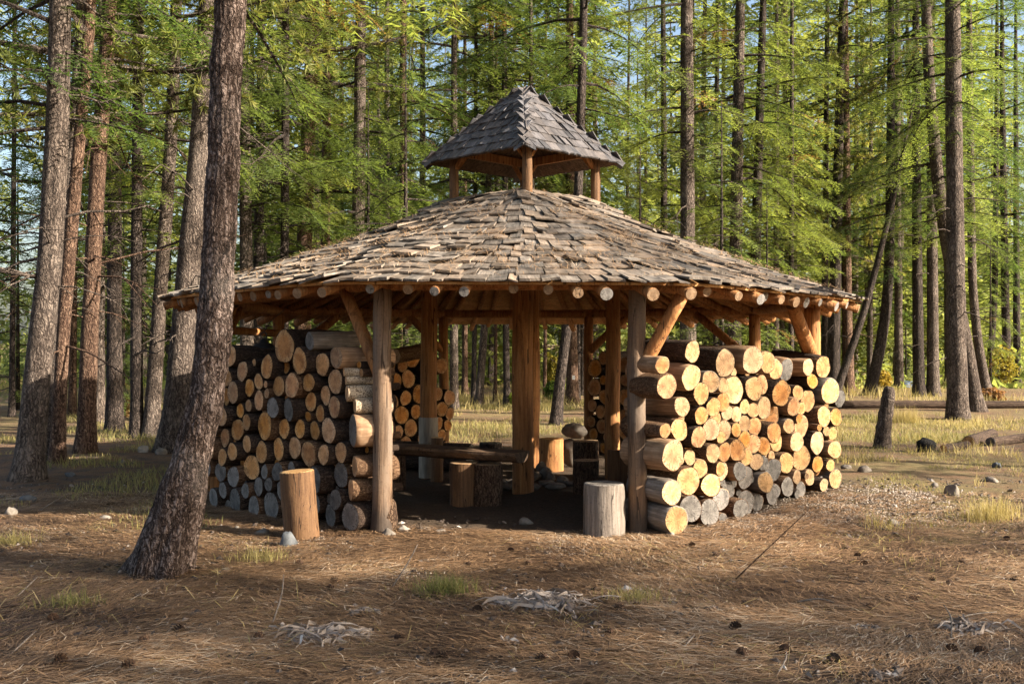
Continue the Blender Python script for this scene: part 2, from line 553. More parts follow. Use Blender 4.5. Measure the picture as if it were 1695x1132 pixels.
def foliage_mat(name, a, b, tr, dead=(0.2, 0.12, 0.04), trans=0.45, vary=True):
    t = NT(name)
    at = t.n('ShaderNodeAttribute', attribute_name='tint').outputs['Fac']
    oi = t.n('ShaderNodeObjectInfo').outputs['Random']
    c = t.ramp(at, [(0.0, a), (0.75, b), (0.93, b), (0.97, dead)])
    hue = t.n('ShaderNodeHueSaturation')
    if vary:
        t.l(t.math('SUBTRACT', 0.525, t.math('MULTIPLY', oi, 0.06)), hue.inputs['Hue'])
        t.l(t.math('ADD', t.math('MULTIPLY', oi, 0.75), 0.6), hue.inputs['Value'])
    t.l(c, hue.inputs['Color'])
    d = t.n('ShaderNodeBsdfPrincipled')
    t.l(hue.outputs[0], d.inputs['Base Color'])
    d.inputs['Roughness'].default_value = 0.6
    d.inputs['Specular IOR Level'].default_value = 0.25
    tn = t.n('ShaderNodeBsdfTranslucent')
    hue2 = t.n('ShaderNodeMix', data_type='RGBA', blend_type='MULTIPLY')
    hue2.inputs[0].default_value = 1
    t.l(hue.outputs[0], hue2.inputs[6])
    hue2.inputs[7].default_value = tuple(tr) + (1,)
    t.l(hue2.outputs[2], tn.inputs['Color'])
    mx = t.n('ShaderNodeMixShader')
    mx.inputs[0].default_value = trans
    t.l(d.outputs[0], mx.inputs[1]); t.l(tn.outputs[0], mx.inputs[2])
    t.l(mx.outputs[0], t.out.inputs['Surface'])
    return t.m


M['fir'] = foliage_mat('fir', (0.026, 0.052, 0.018), (0.148, 0.185, 0.046), (2.1, 2.15, 1.35))
M['pine'] = foliage_mat('pine', (0.055, 0.082, 0.028), (0.235, 0.235, 0.06), (2.0, 2.0, 1.3))
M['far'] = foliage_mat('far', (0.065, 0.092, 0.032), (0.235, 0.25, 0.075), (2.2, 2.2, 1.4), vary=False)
M['shrub_yellow'] = foliage_mat('shrub_yellow', (0.22, 0.17, 0.03), (0.38, 0.28, 0.05), (1.5, 1.4, 1))
M['shrub_rust'] = foliage_mat('shrub_rust', (0.16, 0.085, 0.035), (0.26, 0.15, 0.06), (1.5, 1.4, 1))
M['shrub_green'] = foliage_mat('shrub_green', (0.06, 0.10, 0.02), (0.13, 0.18, 0.035), (2, 2, 1.3))
M['grass'] = foliage_mat('grass', (0.11, 0.125, 0.035), (0.40, 0.315, 0.13), (1.3, 1.3, 1), (0.45, 0.36, 0.18), 0.35, vary=False)
M['needle'] = foliage_mat('needle', (0.055, 0.030, 0.018), (0.38, 0.232, 0.122), (1, 1, 1), (0.55, 0.43, 0.30), 0.1, vary=False)
M['dry'] = foliage_mat('dry', (0.16, 0.12, 0.095), (0.34, 0.285, 0.24), (1, 1, 1), (0.5, 0.45, 0.4), 0.2, vary=False)


def stone_mat(name, a, b):
    t = NT(name)
    v = t.offset(t.coord('Object'), 9)
    g = t.noise(v, 14, 6, 0.7)
    s = t.noise(v, 3, 3)
    c = t.ramp(g, [(0.3, a), (0.7, b)])
    c = t.mix(t.ramp(s, [(0.45, (0, 0, 0)), (0.7, (0.5, 0.5, 0.5))]), c, tuple(x * 0.5 for x in a))
    return t.done(c, 0.85, t.bump(g, 0.5, 0.01), 0.25)


M['stone'] = stone_mat('stone', (0.085, 0.07, 0.055), (0.21, 0.18, 0.15))
M['stone_blue'] = stone_mat('stone_blue', (0.05, 0.054, 0.058), (0.125, 0.13, 0.135))  # blue-grey, darkened to carry the shade on the pointed rock
M['stone_white'] = stone_mat('stone_white', (0.17, 0.145, 0.115), (0.32, 0.285, 0.24))
M['gravel'] = foliage_mat('gravel', (0.14, 0.105, 0.075), (0.36, 0.30, 0.235), (1, 1, 1), (0.5, 0.44, 0.37), 0.0, vary=False)


M['chips'] = foliage_mat('chips', (0.022, 0.015, 0.011), (0.16, 0.12, 0.09), (1, 1, 1), (0.36, 0.32, 0.28), 0.0, vary=False)


def metal_mat():
    t = NT('sheet_metal')
    v = t.coord('Object')
    g = t.noise(t.mapping(v, (6, 6, 1.2)), 4, 4)
    c = t.ramp(g, [(0.3, (0.17, 0.14, 0.105)), (0.7, (0.34, 0.29, 0.23))])
    return t.done(c, 0.5, t.bump(g, 0.3, 0.02), 0.4, 0.25)


M['metal'] = metal_mat()
t_ = NT('black_iron'); M['iron'] = t_.done((0.02, 0.019, 0.018), 0.5, t_.bump(t_.noise(t_.coord('Object'), 40), 0.3, 0.003), 0.4)
t_ = NT('blue_tarp'); M['tarp'] = t_.done((0.22, 0.30, 0.48), 0.6, t_.bump(t_.noise(t_.coord('Object'), 6), 0.6, 0.05), 0.3)
t_ = NT('white_tag'); M['tag'] = t_.done((0.8, 0.8, 0.8), 0.5, None, 0.4)

# cone
t_ = NT('cone'); M['cone'] = t_.done(t_.ramp(t_.noise(t_.coord('Object'), 60, 3), [(0.3, (0.02, 0.013, 0.009)), (0.7, (0.10, 0.055, 0.032))]), 0.8, None, 0.2)


# ground
def ground_mat():
    t = NT('forest_floor')
    P = t.n('ShaderNodeNewGeometry').outputs['Position']
    sep = t.n('ShaderNodeSeparateXYZ'); t.l(P, sep.inputs[0])
    big = t.noise(P, 0.55, 4)
    mid = t.noise(P, 3.1, 5, 0.6)
    fine = t.noise(P, 38, 6, 0.75)
    fib = t.noise(t.mapping(P, (1, 2.2, 1)), 90, 4, 0.8)
    needle = t.ramp(fib, [(0.3, (0.045, 0.028, 0.018)), (0.5, (0.17, 0.10, 0.06)), (0.72, (0.35, 0.23, 0.14))])
    soil = t.ramp(fine, [(0.3, (0.04, 0.029, 0.022)), (0.7, (0.17, 0.128, 0.098))])
    grass = t.ramp(fib, [(0.3, (0.085, 0.075, 0.03)), (0.5, (0.21, 0.165, 0.075)), (0.75, (0.38, 0.295, 0.15))])
    c = t.mix(t.ramp(mid, [(0.42, (0, 0, 0)), (0.62, (1, 1, 1))]), needle, soil)
    # meadow: right of the shelter and behind it
    mx = t.math('MULTIPLY', t.math('SUBTRACT', sep.outputs[0], 2.2), 0.8, True)
    my = t.math('MULTIPLY', t.math('SUBTRACT', sep.outputs[1], 16.0), 0.5, True)
    near = t.math('MULTIPLY', t.math('SUBTRACT', sep.outputs[1], 6.3), 0.6, True)
    mead = t.math('MAXIMUM', t.math('MULTIPLY', mx, near), my)
    gm = t.math('MULTIPLY', mead, t.ramp(t.math('ADD', t.math('MULTIPLY', big, 0.6), t.math('MULTIPLY', mid, 0.4)), [(0.44, (0, 0, 0)), (0.6, (0.85, 0.85, 0.85))]))
    c = t.mix(gm, c, grass)
    # trodden dirt under the roof
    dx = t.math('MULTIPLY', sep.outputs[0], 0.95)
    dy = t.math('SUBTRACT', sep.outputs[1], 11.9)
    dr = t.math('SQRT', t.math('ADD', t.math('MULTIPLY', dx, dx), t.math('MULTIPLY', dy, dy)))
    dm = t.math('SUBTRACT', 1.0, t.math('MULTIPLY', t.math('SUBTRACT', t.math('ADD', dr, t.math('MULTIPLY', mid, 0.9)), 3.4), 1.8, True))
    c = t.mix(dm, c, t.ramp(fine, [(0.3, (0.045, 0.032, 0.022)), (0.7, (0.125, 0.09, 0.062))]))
    hgt = t.math('ADD', t.math('ADD', fine, t.math('MULTIPLY', fib, 0.7)), t.math('MULTIPLY', mid, 0.8))
    return t.done(c, 0.95, t.bump(hgt, 0.9, 0.035), 0.1)


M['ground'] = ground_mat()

# ------------------------------------------------------------------ ground
def gz(x, y):
    x = np.atleast_1d(np.asarray(x, float)); y = np.atleast_1d(np.asarray(y, float))
    P = np.stack([x, y, np.zeros_like(x)], -1)
    a = 0.022 * vn(P, 0.9, 5) + 0.008 * vn(P, 4.0, 6)
    far = np.clip((y - 20) / 30, 0, 1)
    a = a + far * 0.12 * vn(P, 0.12, 7)
    return a


def gz1(x, y):
    return float(gz(x, y)[0])


def lines(lo, hi, dlo, dhi, step, growth=1.25):
    mid = list(np.arange(dlo, dhi + 1e-6, step))
    s, x, left, right = step, dlo, [], []
    while x > lo:
        s *= growth; x -= s; left.append(max(x, lo))
    s, x = step, dhi
    while x < hi:
        s *= growth; x += s; right.append(min(x, hi))
    return np.array(left[::-1] + mid + right)


gx = lines(-400, 400, -6.5, 6.5, 0.06)
gy = lines(-60, 700, 3.0, 14.0, 0.06)
X, Y = np.meshgrid(gx, gy)
Z = gz(X.ravel(), Y.ravel())
fine_mask = (np.abs(X.ravel()) < 7) & (Y.ravel() > 2.8) & (Y.ravel() < 14.5)
PP = np.stack([X.ravel(), Y.ravel(), 0 * X.ravel()], -1)
Z = Z + fine_mask * (0.012 * vn(PP, 9, 11) + 0.006 * vn(PP, 18, 12))
nx, ny = len(gx), len(gy)
ii = (np.arange(ny - 1)[:, None] * nx + np.arange(nx - 1)[None, :]).ravel()
GQ = np.stack([ii, ii + 1, ii + nx + 1, ii + nx], -1)
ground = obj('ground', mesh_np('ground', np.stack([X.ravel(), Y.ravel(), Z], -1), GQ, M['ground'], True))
tag(ground, 'forest floor of brown needles, bare soil and dry grass', None, None, 'structure')

# ------------------------------------------------------------------ gazebo
gaz = empty('gazebo', (0, 11.9, 0))
tag(gaz, 'open round log shelter with a shingled roof and small roofed cupola', 'gazebo')
gaz_inv = Vector((0, -11.9, 0))


def G(o):
    """parent under the gazebo, keeping the world-space mesh"""
    o.parent = gaz
    o.location = (o.location.x, o.location.y - 11.9, o.location.z)
    return o


EAVE = np.array([(1.45, 8.05, 2.00), (3.56, 10.45, 1.955), (3.62, 13.6, 1.90), (1.5, 16.2, 1.83),
                 (-1.5, 16.2, 1.83), (-3.62, 13.6, 1.91), (-3.54, 10.45, 1.985), (-1.45, 8.05, 2.01)])
CEN = np.array([0.1, 11.95])
NSUB = 24
# smoothed closed eave outline
ev = []
for k in range(8):
    a, b = EAVE[k], EAVE[(k + 1) % 8]
    for j in range(NSUB):
        ev.append(a + (b - a) * j / NSUB)
ev = np.array(ev)
sm = ev.copy()
for _ in range(14):
    sm = (np.roll(sm, 1, 0) + np.roll(sm, -1, 0) + 2 * sm) / 4
ev = sm
ev_ang = np.arctan2(ev[:, 0] - CEN[0], -(ev[:, 1] - CEN[1]))   # 0 = front, + = right
order = np.argsort(ev_ang)
ev, ev_ang = ev[order], ev_ang[order]
ev_p = np.vstack([ev[-1:], ev, ev[:1]])
ang_p = np.concatenate([[ev_ang[-1] - 2 * math.pi], ev_ang, [ev_ang[0] + 2 * math.pi]])
R_IN, Z_IN = 0.80, 3.16


def roof_pt(s, a):
    """s: 0 at the smoke hole, 1 at the eave; a: angle from the front (arrays)"""
    s = np.asarray(s, float); a = np.asarray(a, float)
    a = (a + math.pi) % (2 * math.pi) - math.pi
    e = np.stack([np.interp(a, ang_p, ev_p[:, k]) for k in range(3)], -1)
    ri = R_IN / (np.abs(np.sin(a)) + np.abs(np.cos(a)))
    i = np.stack([CEN[0] + ri * np.sin(a), CEN[1] - ri * np.cos(a), np.full_like(a, Z_IN)], -1)
    p = i + (e - i) * s[..., None]
    p[..., 2] -= 0.10 * np.sin(np.clip(s, 0, 1) * math.pi) * 0.6
    return p


def roof_len(a):
    return float(np.linalg.norm(roof_pt(np.array([1.0]), np.array([a])) - roof_pt(np.array([0.0]), np.array([a]))))


# deck (underside boards)
na, ns = 160, 10
A_ = np.linspace(-math.pi, math.pi, na, endpoint=False)
S_ = np.linspace(0.0, 0.98, ns)
SS, AA = np.meshgrid(S_, A_, indexing='ij')
top = roof_pt(SS.ravel(), AA.ravel()); top[:, 2] -= 0.012
bot = top.copy(); bot[:, 2] -= 0.022
V = np.vstack([top, bot])
i = np.arange(ns - 1)[:, None] * na; j = np.arange(na)[None, :]; j2 = (j + 1) % na
q1 = np.stack([i + j, i + j2, i + na + j2, i + na + j], -1).reshape(-1, 4)
off = ns * na
q2 = q1[:, ::-1] + off
jj = np.arange(na)
e1 = np.stack([(ns - 1) * na + jj, (ns - 1) * na + (jj + 1) % na, off + (ns - 1) * na + (jj + 1) % na, off + (ns - 1) * na + jj], -1)
e0 = np.stack([jj, off + jj, off + (jj + 1) % na, (jj + 1) % na], -1)
deck = G(obj('roof', mesh_np('roof_deck', V, np.vstack([q1, q2, e1, e0]), M['deck'], False)))
deck['label'] = 'golden board underside of the low conical roof'

# rafters
N_RAF = 88
rr = random.Random(3)
RAF_TAILS = []
for k in range(N_RAF):
    a = -math.pi + 2 * math.pi * (k + 0.5) / N_RAF + rr.uniform(-.02, .02)
    s0 = 0.02 if k % 2 == 0 else 0.40
    rad = rr.uniform(0.034, 0.052)
    ss = np.linspace(s0, 0.984 + rr.uniform(-.028, .018), 6)
    p = roof_pt(ss, np.full(6, a))
    p[:, 2] -= 0.040 + rad
    rads = np.linspace(rad * (0.7 if s0 < .1 else .85), rad, 6)
    r_ = tube_obj('rafter', p, rads, [M['post'], M['tail_tan'] if rr.random() < .55 else M['tail_grey']], None, 12, 0.06, 9, k)
    RAF_TAILS.append((p[-1].copy(), p[-1] - p[-2], rad))
    G(r_)
    # sawn tail: last cap ring in the weathered cut colour
    me = r_.data
    npoly = len(me.polygons)
    mi = np.zeros(npoly, np.int32); mi[-12:] = 1
    me.polygons.foreach_set('material_index', mi)

# posts
POSTS = [(-1.063, 8.6, 0.077, 2.02, 'post_grey'), (1.018, 8.6, 0.074, 2.02, 'post_grey'),
         (-3.12, 11.0, 0.085, 1.92, 'post'), (3.12, 11.0, 0.085, 1.90, 'post'),
         (-3.0, 13.57, 0.075, 1.90, 'post'), (3.12, 13.57, 0.075, 1.90, 'post'),
         (-0.98, 15.15, 0.07, 1.92, 'post'), (1.10, 15.15, 0.07, 1.92, 'post')]
INNER = [(0.11, 10.8, 0.105, 2.78, 'post'), (-0.94, 11.95, 0.092, 2.78, 'post'), (1.14, 11.95, 0.083, 2.78, 'post'), (0.24, 13.1, 0.1, 2.75, 'post')]


def post(x, y, r, h, mat, seed, lean=(0, 0), flare=0.0):
    zs = np.linspace(-0.06, h, 14)
    P = np.stack([x + lean[0] * zs + 0.006 * np.sin(zs * 3 + seed), y + lean[1] * zs, zs], -1)
    rad = r * (1.06 - 0.10 * zs / h) + flare * np.exp(-np.clip(zs, 0, 9) / 0.09)
    o = tube_obj('post', P, rad, M[mat], None, 20, 0.035, 5, seed, 2)
    return G(o)


for k, (x, y, r, h, m) in enumerate(POSTS):
    o = post(x, y, r, h, m, k, (0.006 if k == 0 else 0.0, 0), 0.02 if k == 0 else 0)
    if k == 0:
        # burl at the foot of the left entrance post
        b = rock_me('burl', .17, .17, .30, M['bark_log'], 5, .2)
        bo = obj('burl', b); bo.location = (x + .055, y + .01, .13); G(bo)
for k, (x, y, r, h, m) in enumerate(INNER):
    post(x, y, r, h, m, 20 + k)

# metal sheet round the left inner post
x, y, r = -0.945, 11.95, 0.1
a = np.linspace(math.pi * 0.95, math.pi * 2.05, 14)
V = []
for z in (0.02, 0.35, 0.70):
    for t in a:
        V.append((x + (r + .004) * 1.05 * math.cos(t), y + (r + .004) * 1.05 * math.sin(t), z))
for z in (0.02, 0.35, 0.70):
    for t in a:
        V.append((x + (r) * 1.03 * math.cos(t), y + (r) * 1.03 * math.sin(t), z))
Q = []
n = len(a)
for s_, o_ in ((1, 0), (-1, 3 * n)):
    for i in range(2):
        for j in range(n - 1):
            q = [o_ + i * n + j, o_ + i * n + j + 1, o_ + (i + 1) * n + j + 1, o_ + (i + 1) * n + j]
            Q.append(q[::s_])
ms = G(obj('metal_sheet', mesh_np('metal_sheet', np.array(V), np.array(Q), M['metal'], True)))
ms['label'] = 'bright metal sheet wrapped round the foot of the post'

# ring beams between perimeter posts
ring = [(-1.063, 8.6, 2.03), (1.018, 8.6, 2.03), (3.12, 11.0, 1.96), (3.12, 13.57, 1.95), (1.10, 15.15, 1.95), (-0.98, 15.15, 1.95), (-3.0, 13.57, 1.95), (-3.12, 11.0, 1.97)]
for k in range(8):
    p, q = np.array(ring[k]), np.array(ring[(k + 1) % 8])
    d = (q - p) / np.linalg.norm(q - p)
    P = [p - d * 0.12 + (q - p + d * 0.24) * t for t in np.linspace(0, 1, 8)]
    rb = 0.062
    G(tube_obj('beam', P, np.linspace(rb, rb * .92, 8), M['post'], None, 14, 0.05, 4, 40 + k))
# low tie on the left side
G(tube_obj('beam', [(-3.12, 11.02, 1.68), (-3.06, 12.3, 1.67), (-3.0, 13.5, 1.66)], [0.045] * 3, M['post'], None, 12, 0.05, 4, 55, 3))
# inner square plates under the cupola
ins = [(0.11, 10.8), (1.14, 11.95), (0.24, 13.1), (-0.94, 11.95)]
for k in range(4):
    p = np.array(ins[k] + (2.72,)); q = np.array(ins[(k + 1) % 4] + (2.72,))
    G(tube_obj('beam', [p, (p + q) / 2, q], [0.06] * 3, M['post'], None, 12, 0.05, 4, 60 + k, 2))


def brace(p, q, r, seed, mat='post'):
    p, q = np.array(p), np.array(q)
    o = tube_obj('brace', [p + (q - p) * t for t in np.linspace(0, 1, 5)], np.linspace(r * 1.08, r, 5), [M[mat], M['cut_pale']], None, 14, 0.05, 5, seed)
    mi = np.zeros(len(o.data.polygons), np.int32); mi[-28:] = 1
    o.data.polygons.foreach_set('material_index', mi)
    return G(o)


# knee braces
brace((-1.08, 8.62, 1.28), (-1.42, 8.98, 1.99), 0.05, 1)
brace((1.03, 8.62, 1.28), (1.36, 8.40, 1.93), 0.054, 2)
brace((-3.12, 10.98, 1.40), (-2.80, 10.58, 1.93), 0.06, 3)
brace((3.12, 10.98, 1.42), (2.80, 10.55, 1.92), 0.065, 4)
brace((-3.0, 13.57, 1.25), (-2.30, 14.1, 1.92), 0.055, 5)
brace((3.12, 13.57, 1.28), (2.45, 14.05, 1.92), 0.055, 6)
brace((1.1, 15.15, 1.4), (1.62, 14.75, 1.93), 0.05, 7)
brace((-0.98, 15.15, 1.4), (-1.45, 14.78, 1.93), 0.05, 8)
brace((-3.1, 11.05, 1.35), (-3.05, 11.8, 1.92), 0.05, 9)
brace((3.12, 11.05, 1.35), (3.12, 11.8, 1.92), 0.05, 10)
brace((-0.95, 11.95, 1.55), (-1.02, 12.6, 2.1), 0.04, 11)


# shingles -------------------------------------------------------------
def shake_arr(pb, pt, tan, w, th_b, th_t, lift_b, lift_t, rng):
    """one split shake: butt centre pb, top centre pt, width along tan"""
    up = pt - pb
    L = np.linalg.norm(up); up = up / L
    tan = tan - up * np.dot(tan, up); tan /= np.linalg.norm(tan)
    nrm = np.cross(tan, up)
    if nrm[2] < 0: nrm = -nrm
    w2 = w / 2
    V = []
    sk = rng.gauss(0, .025)
    nb = 3
    jit = [rng.uniform(-.009, .009) for _ in range(nb)]
    tl = rng.gauss(0, .006)
    for zz in (0, 1):
        for (c, lift, th, js) in ((pb, lift_b, th_b, jit), (pt, lift_t, th_t, None)):
            for k in range(nb):
                u = -w2 + w * k / (nb - 1)
                p = c + tan * (u + (sk * L if js is None else 0)) + nrm * (lift + tl * (k - 1) + (th if zz else 0))
                if js: p = p + up * js[k]
                V.append(p)
    # idx: bottom butt 0-2, bottom top 3-5, top butt 6-8, top top 9-11
    Q = [[6, 7, 10, 9], [7, 8, 11, 10], [0, 3, 4, 1], [1, 4, 5, 2], [0, 1, 7, 6], [1, 2, 8, 7], [0, 6, 9, 3], [2, 5, 11, 8], [3, 9, 10, 4], [4, 10, 11, 5]]
    ou, ov = rng.uniform(0, 50), rng.uniform(0, 50)
    UV = []
    for zz in (0, 1):
        for v_ in (0, L):
            for k in range(nb):
                UV.append((ou + w * k / (nb - 1) + zz * .01, ov + v_ + zz * 0.003))
    return np.array(V), np.array(Q), np.array(UV)


rng = random.Random(11)
CAMP = np.array([0, 0, EYE])
shakes = []
N_C = 16
for ci in range(N_C):
    s_b = 1.0 + 0.008 - ci / N_C
    ex = 1.0 / N_C
    aa = np.linspace(-math.pi, math.pi, 721)
    pts = roof_pt(np.full(721, s_b), aa)
    arc = np.concatenate([[0], np.cumsum(np.linalg.norm(np.diff(pts, axis=0), axis=1))])
    x = rng.uniform(0, .1)
    while x < arc[-1] - 0.03:
        w = min(rng.choice([rng.uniform(.085, .13), rng.uniform(.11, .2), rng.uniform(.12, .24)]), arc[-1] - x)
        if ci > N_C - 4: w = min(w, .14)
        c = x + w / 2
        a = np.interp(c, arc, aa)
        jb = rng.gauss(0, .005) + .004 * math.sin(a * 9 + ci)
        pb = roof_pt(np.array([s_b + jb]), np.array([a]))[0]
        pt = roof_pt(np.array([max(s_b - ex * rng.uniform(1.75, 2.1), -0.02)]), np.array([a]))[0]
        t2 = roof_pt(np.array([s_b]), np.array([a + .01]))[0] - roof_pt(np.array([s_b]), np.array([a - .01]))[0]
        th = rng.uniform(.009, .024)
        V, Q, UV = shake_arr(pb, pt, t2, max(w - rng.uniform(.004, .014), .04), th, .006, 0.010 + rng.uniform(0, .014) + (.02 if rng.random() < .1 else 0), -0.004, rng)
        tint = rng.random()
        cpos = (pb + pt) / 2
        vd = CAMP - cpos; dist = np.linalg.norm(vd)
        nrm = np.cross(t2, pt - pb); nrm /= np.linalg.norm(nrm)
        if nrm[2] < 0: nrm = -nrm
        score = max(np.dot(nrm, vd) / dist, 0) * w / dist ** 2
        shakes.append((score, V, Q, UV, tint))
        x += w
shakes.sort(key=lambda z: -z[0])
for sc_, V, Q, UV, tint in shakes[:300]:
    c = V.mean(0)
    me = mesh_np('shingle', V - c, Q, M['shake'], False, tint=np.full(len(V), tint), uv=UV)
    o = obj('shingle', me, deck)
    o.location = c          # deck sits at gazebo origin offset
    o.location = (c[0], c[1], c[2])
b = 0; Vs, Qs, Us, Ts = [], [], [], []
for sc_, V, Q, UV, tint in shakes[300:]:
    Vs.append(V); Qs.append(Q + b); Us.append(UV); Ts.append(np.full(len(V), tint)); b += len(V)
o = obj('shingle_cover', mesh_np('shingle_cover', np.vstack(Vs), np.vstack(Qs), M['shake'], False, tint=np.concatenate(Ts), uv=np.vstack(Us)), deck)
o['kind'] = 'stuff'
o['label'] = 'weathered split shingles covering the rest of the roof'

# needle drifts lying on the roof
nr = np.random.default_rng(5)
N = 4500
s = np.clip(nr.beta(2.2, 1.6, N * 3), 0.05, 1)
a = nr.normal(0.05, 0.62, N * 3)
pp = roof_pt(s, a)
keep = (vn(pp, 2.6, 21) + 0.9 * vn(pp, 7, 22)) > 0.05
pp = pp[keep][:N]
n = len(pp)
dirs = nr.normal(size=(n, 3)); dirs[:, 2] *= .15; dirs /= np.linalg.norm(dirs, axis=1)[:, None]
dirs[:, 2] += 0.35 * (pp[:, 1] - CEN[1] > 9) 
L = nr.uniform(.06, .15, n)
slope_fix = dirs[:, 1] * 0.36
dirs[:, 2] = slope_fix + nr.normal(0, .06, n)
side = np.stack([-dirs[:, 1], dirs[:, 0], 0 * L], -1)
wd = 0.0022
base = pp + np.array([0, 0, 0.062])
V = np.stack([base - dirs * L[:, None] / 2 - side * wd, base - dirs * L[:, None] / 2 + side * wd, base + dirs * L[:, None] / 2 + side * wd * .5, base + dirs * L[:, None] / 2 - side * wd * .5], 1).reshape(-1, 3)
Q = np.arange(4 * n).reshape(-1, 4)
o = obj('needle_litter', mesh_np('roof_needles', V, Q, M['needle'], False, tint=np.repeat(nr.uniform(.2, 1, n), 4)), deck)
o['kind'] = 'stuff'

# cupola ---------------------------------------------------------------
CC = np.array([0.13, 11.95])
CH = 1.09                    # half diagonal of the eave square
ZE, ZA = 3.585, 4.43
corners = [np.array([CC[0], CC[1] - CH, ZE]), np.array([CC[0] + CH, CC[1], ZE]), np.array([CC[0], CC[1] + CH, ZE]), np.array([CC[0] - CH, CC[1], ZE])]
apex = np.array([CC[0], CC[1], ZA])
V = [apex] + corners + [apex - np.array([0, 0, .035])] + [c - np.array([0, 0, .03]) for c in corners]
F3 = [[0, 1, 2], [0, 2, 3], [0, 3, 4], [0, 4, 1], [5, 7, 6], [5, 8, 7], [5, 9, 8], [5, 6, 9]]
F4 = [[1, 6, 7, 2], [2, 7, 8, 3], [3, 8, 9, 4], [4, 9, 6, 1]]
Vc = np.array(V)
cup = G(obj('cupola_roof', mesh_np('cupola_roof', Vc, [np.array(F3), np.array(F4)], M['plank'], False)))
cup['label'] = 'steep four sided cupola roof of wooden shingles darkened for shade'
rng = random.Random(5)
NCC = 8


def add_cup(V, Q, UV):
    c = V.mean(0)
    me = mesh_np('shingle', V - c, Q, M['cshingle'], False, tint=np.full(len(V), rng.random()), uv=UV)
    o = obj('shingle', me, cup)
    o.location = c


for f in range(4):
    c0, c1 = corners[f], corners[(f + 1) % 4]
    back = f in (1, 2)
    for ci in range(NCC):
        s_b = 1.04 - ci / NCC
        s_t = max(s_b - 1.9 / NCC, 0.0)
        pl = apex + (c0 - apex) * s_b; pr = apex + (c1 - apex) * s_b
        W = np.linalg.norm(pr - pl)
        tan = (pr - pl) / W
        x = 0.0
        while x < W - .02:
            w = min(rng.uniform(.085, .17), W - x)
            if W - x - w < .04: w = W - x
            u = (x + w / 2) / W
            mid_b = pl + (pr - pl) * u
            upv = apex - (c0 + c1) / 2
            upv = upv / np.linalg.norm(upv)
            Lr = np.linalg.norm(apex - (c0 + c1) / 2)
            L = (s_b - s_t) * Lr
            # keep inside the triangular face near the hips
            dist_edge = min(u, 1 - u) * W
            Lh = min(L, dist_edge * 1.15 * Lr / (np.linalg.norm(c1 - c0) / 2) + .06)
            pt = mid_b + upv * max(Lh, .1)
            V, Q, UV = shake_arr(mid_b, pt, tan, w - .006, .017, .007, .012, 0.0, rng)
            add_cup(V, Q, UV)
            x += w
    # hip caps: pairs of narrow shingles
for f in range(4):
    c0 = corners[f]
    for ci in range(NCC):
        s_b = 1.04 - ci / NCC
        s_t = max(s_b - 1.25 / NCC, 0.0)
        for sgn in (-1, 1):
            nb_ = corners[(f + sgn) % 4]
            edge = (nb_ - c0) / np.linalg.norm(nb_ - c0)
            wv = 0.125
            hipv = (apex - c0) / np.linalg.norm(apex - c0)
            prp = edge - hipv * np.dot(edge, hipv); prp /= np.linalg.norm(prp)
            pb = apex + (c0 - apex) * s_b + prp * (wv / 2 - .004)
            pt = apex + (c0 - apex) * s_t + prp * (wv / 2 - .004)
            V, Q, UV = shake_arr(pb, pt, edge, wv, .010, .006, .015, .010, rng)
            add_cup(V, Q, UV)
CP = [(0.16, 11.13), (0.945, 11.95), (0.15, 12.77), (-0.655, 11.95)]
for k, (x, y) in enumerate(CP):
    zs = np.linspace(2.95, 3.735, 6)
    P = np.stack([np.full(6, x), np.full(6, y), zs], -1)
    P[-1, :2] += 0.0
    G(tube_obj('cupola_post', P, np.linspace(.056, .052, 6), M['stump_tan'], None, 14, .04, 6, 70 + k))  # darker wood chosen to put the posts' shade into their colour
    x2, y2 = CP[(k + 1) % 4]
    p, q = np.array((x, y, 3.70)), np.array((x2, y2, 3.70))
    d = (q - p) / np.linalg.norm(q - p)
    V, Q, T = box_arr((p + q) / 2, d, np.cross((0, 0, 1), d), (0, 0, 1), np.linalg.norm(q - p) - .06, .05, .09)
    G(obj('cupola_beam', mesh_np('cupola_beam', V, Q, M['post'], False)))
    for (xn, yn) in (CP[(k + 1) % 4], CP[(k - 1) % 4]):
        d = np.array((xn - x, yn - y, 0.0)); d /= np.linalg.norm(d)
        p = np.array((x, y, 3.50)) + d * .03; q = np.array((x, y, 3.68)) + d * .20
        u = (q - p) / np.linalg.norm(q - p)
        V, Q, T = box_arr((p + q) / 2, u, np.cross(u, (0, 0, 1)) / np.linalg.norm(np.cross(u, (0, 0, 1))), np.cross(np.cross(u, (0, 0, 1)), u), np.linalg.norm(q - p) + .05, .045, .05)
        G(obj('cupola_brace', mesh_np('cupola_brace', V, Q, M['post'], False)))

# ------------------------------------------------------------------ stacked logs
S1, S3, S4 = 150 / 1061, 150 / 894, 180 / 970
LEFT = []


def addz(lst, ox, oy, s, items):
    for (x, y, h, c) in items:
        lst.append((ox + x * s, oy + y * s, h * s, c))


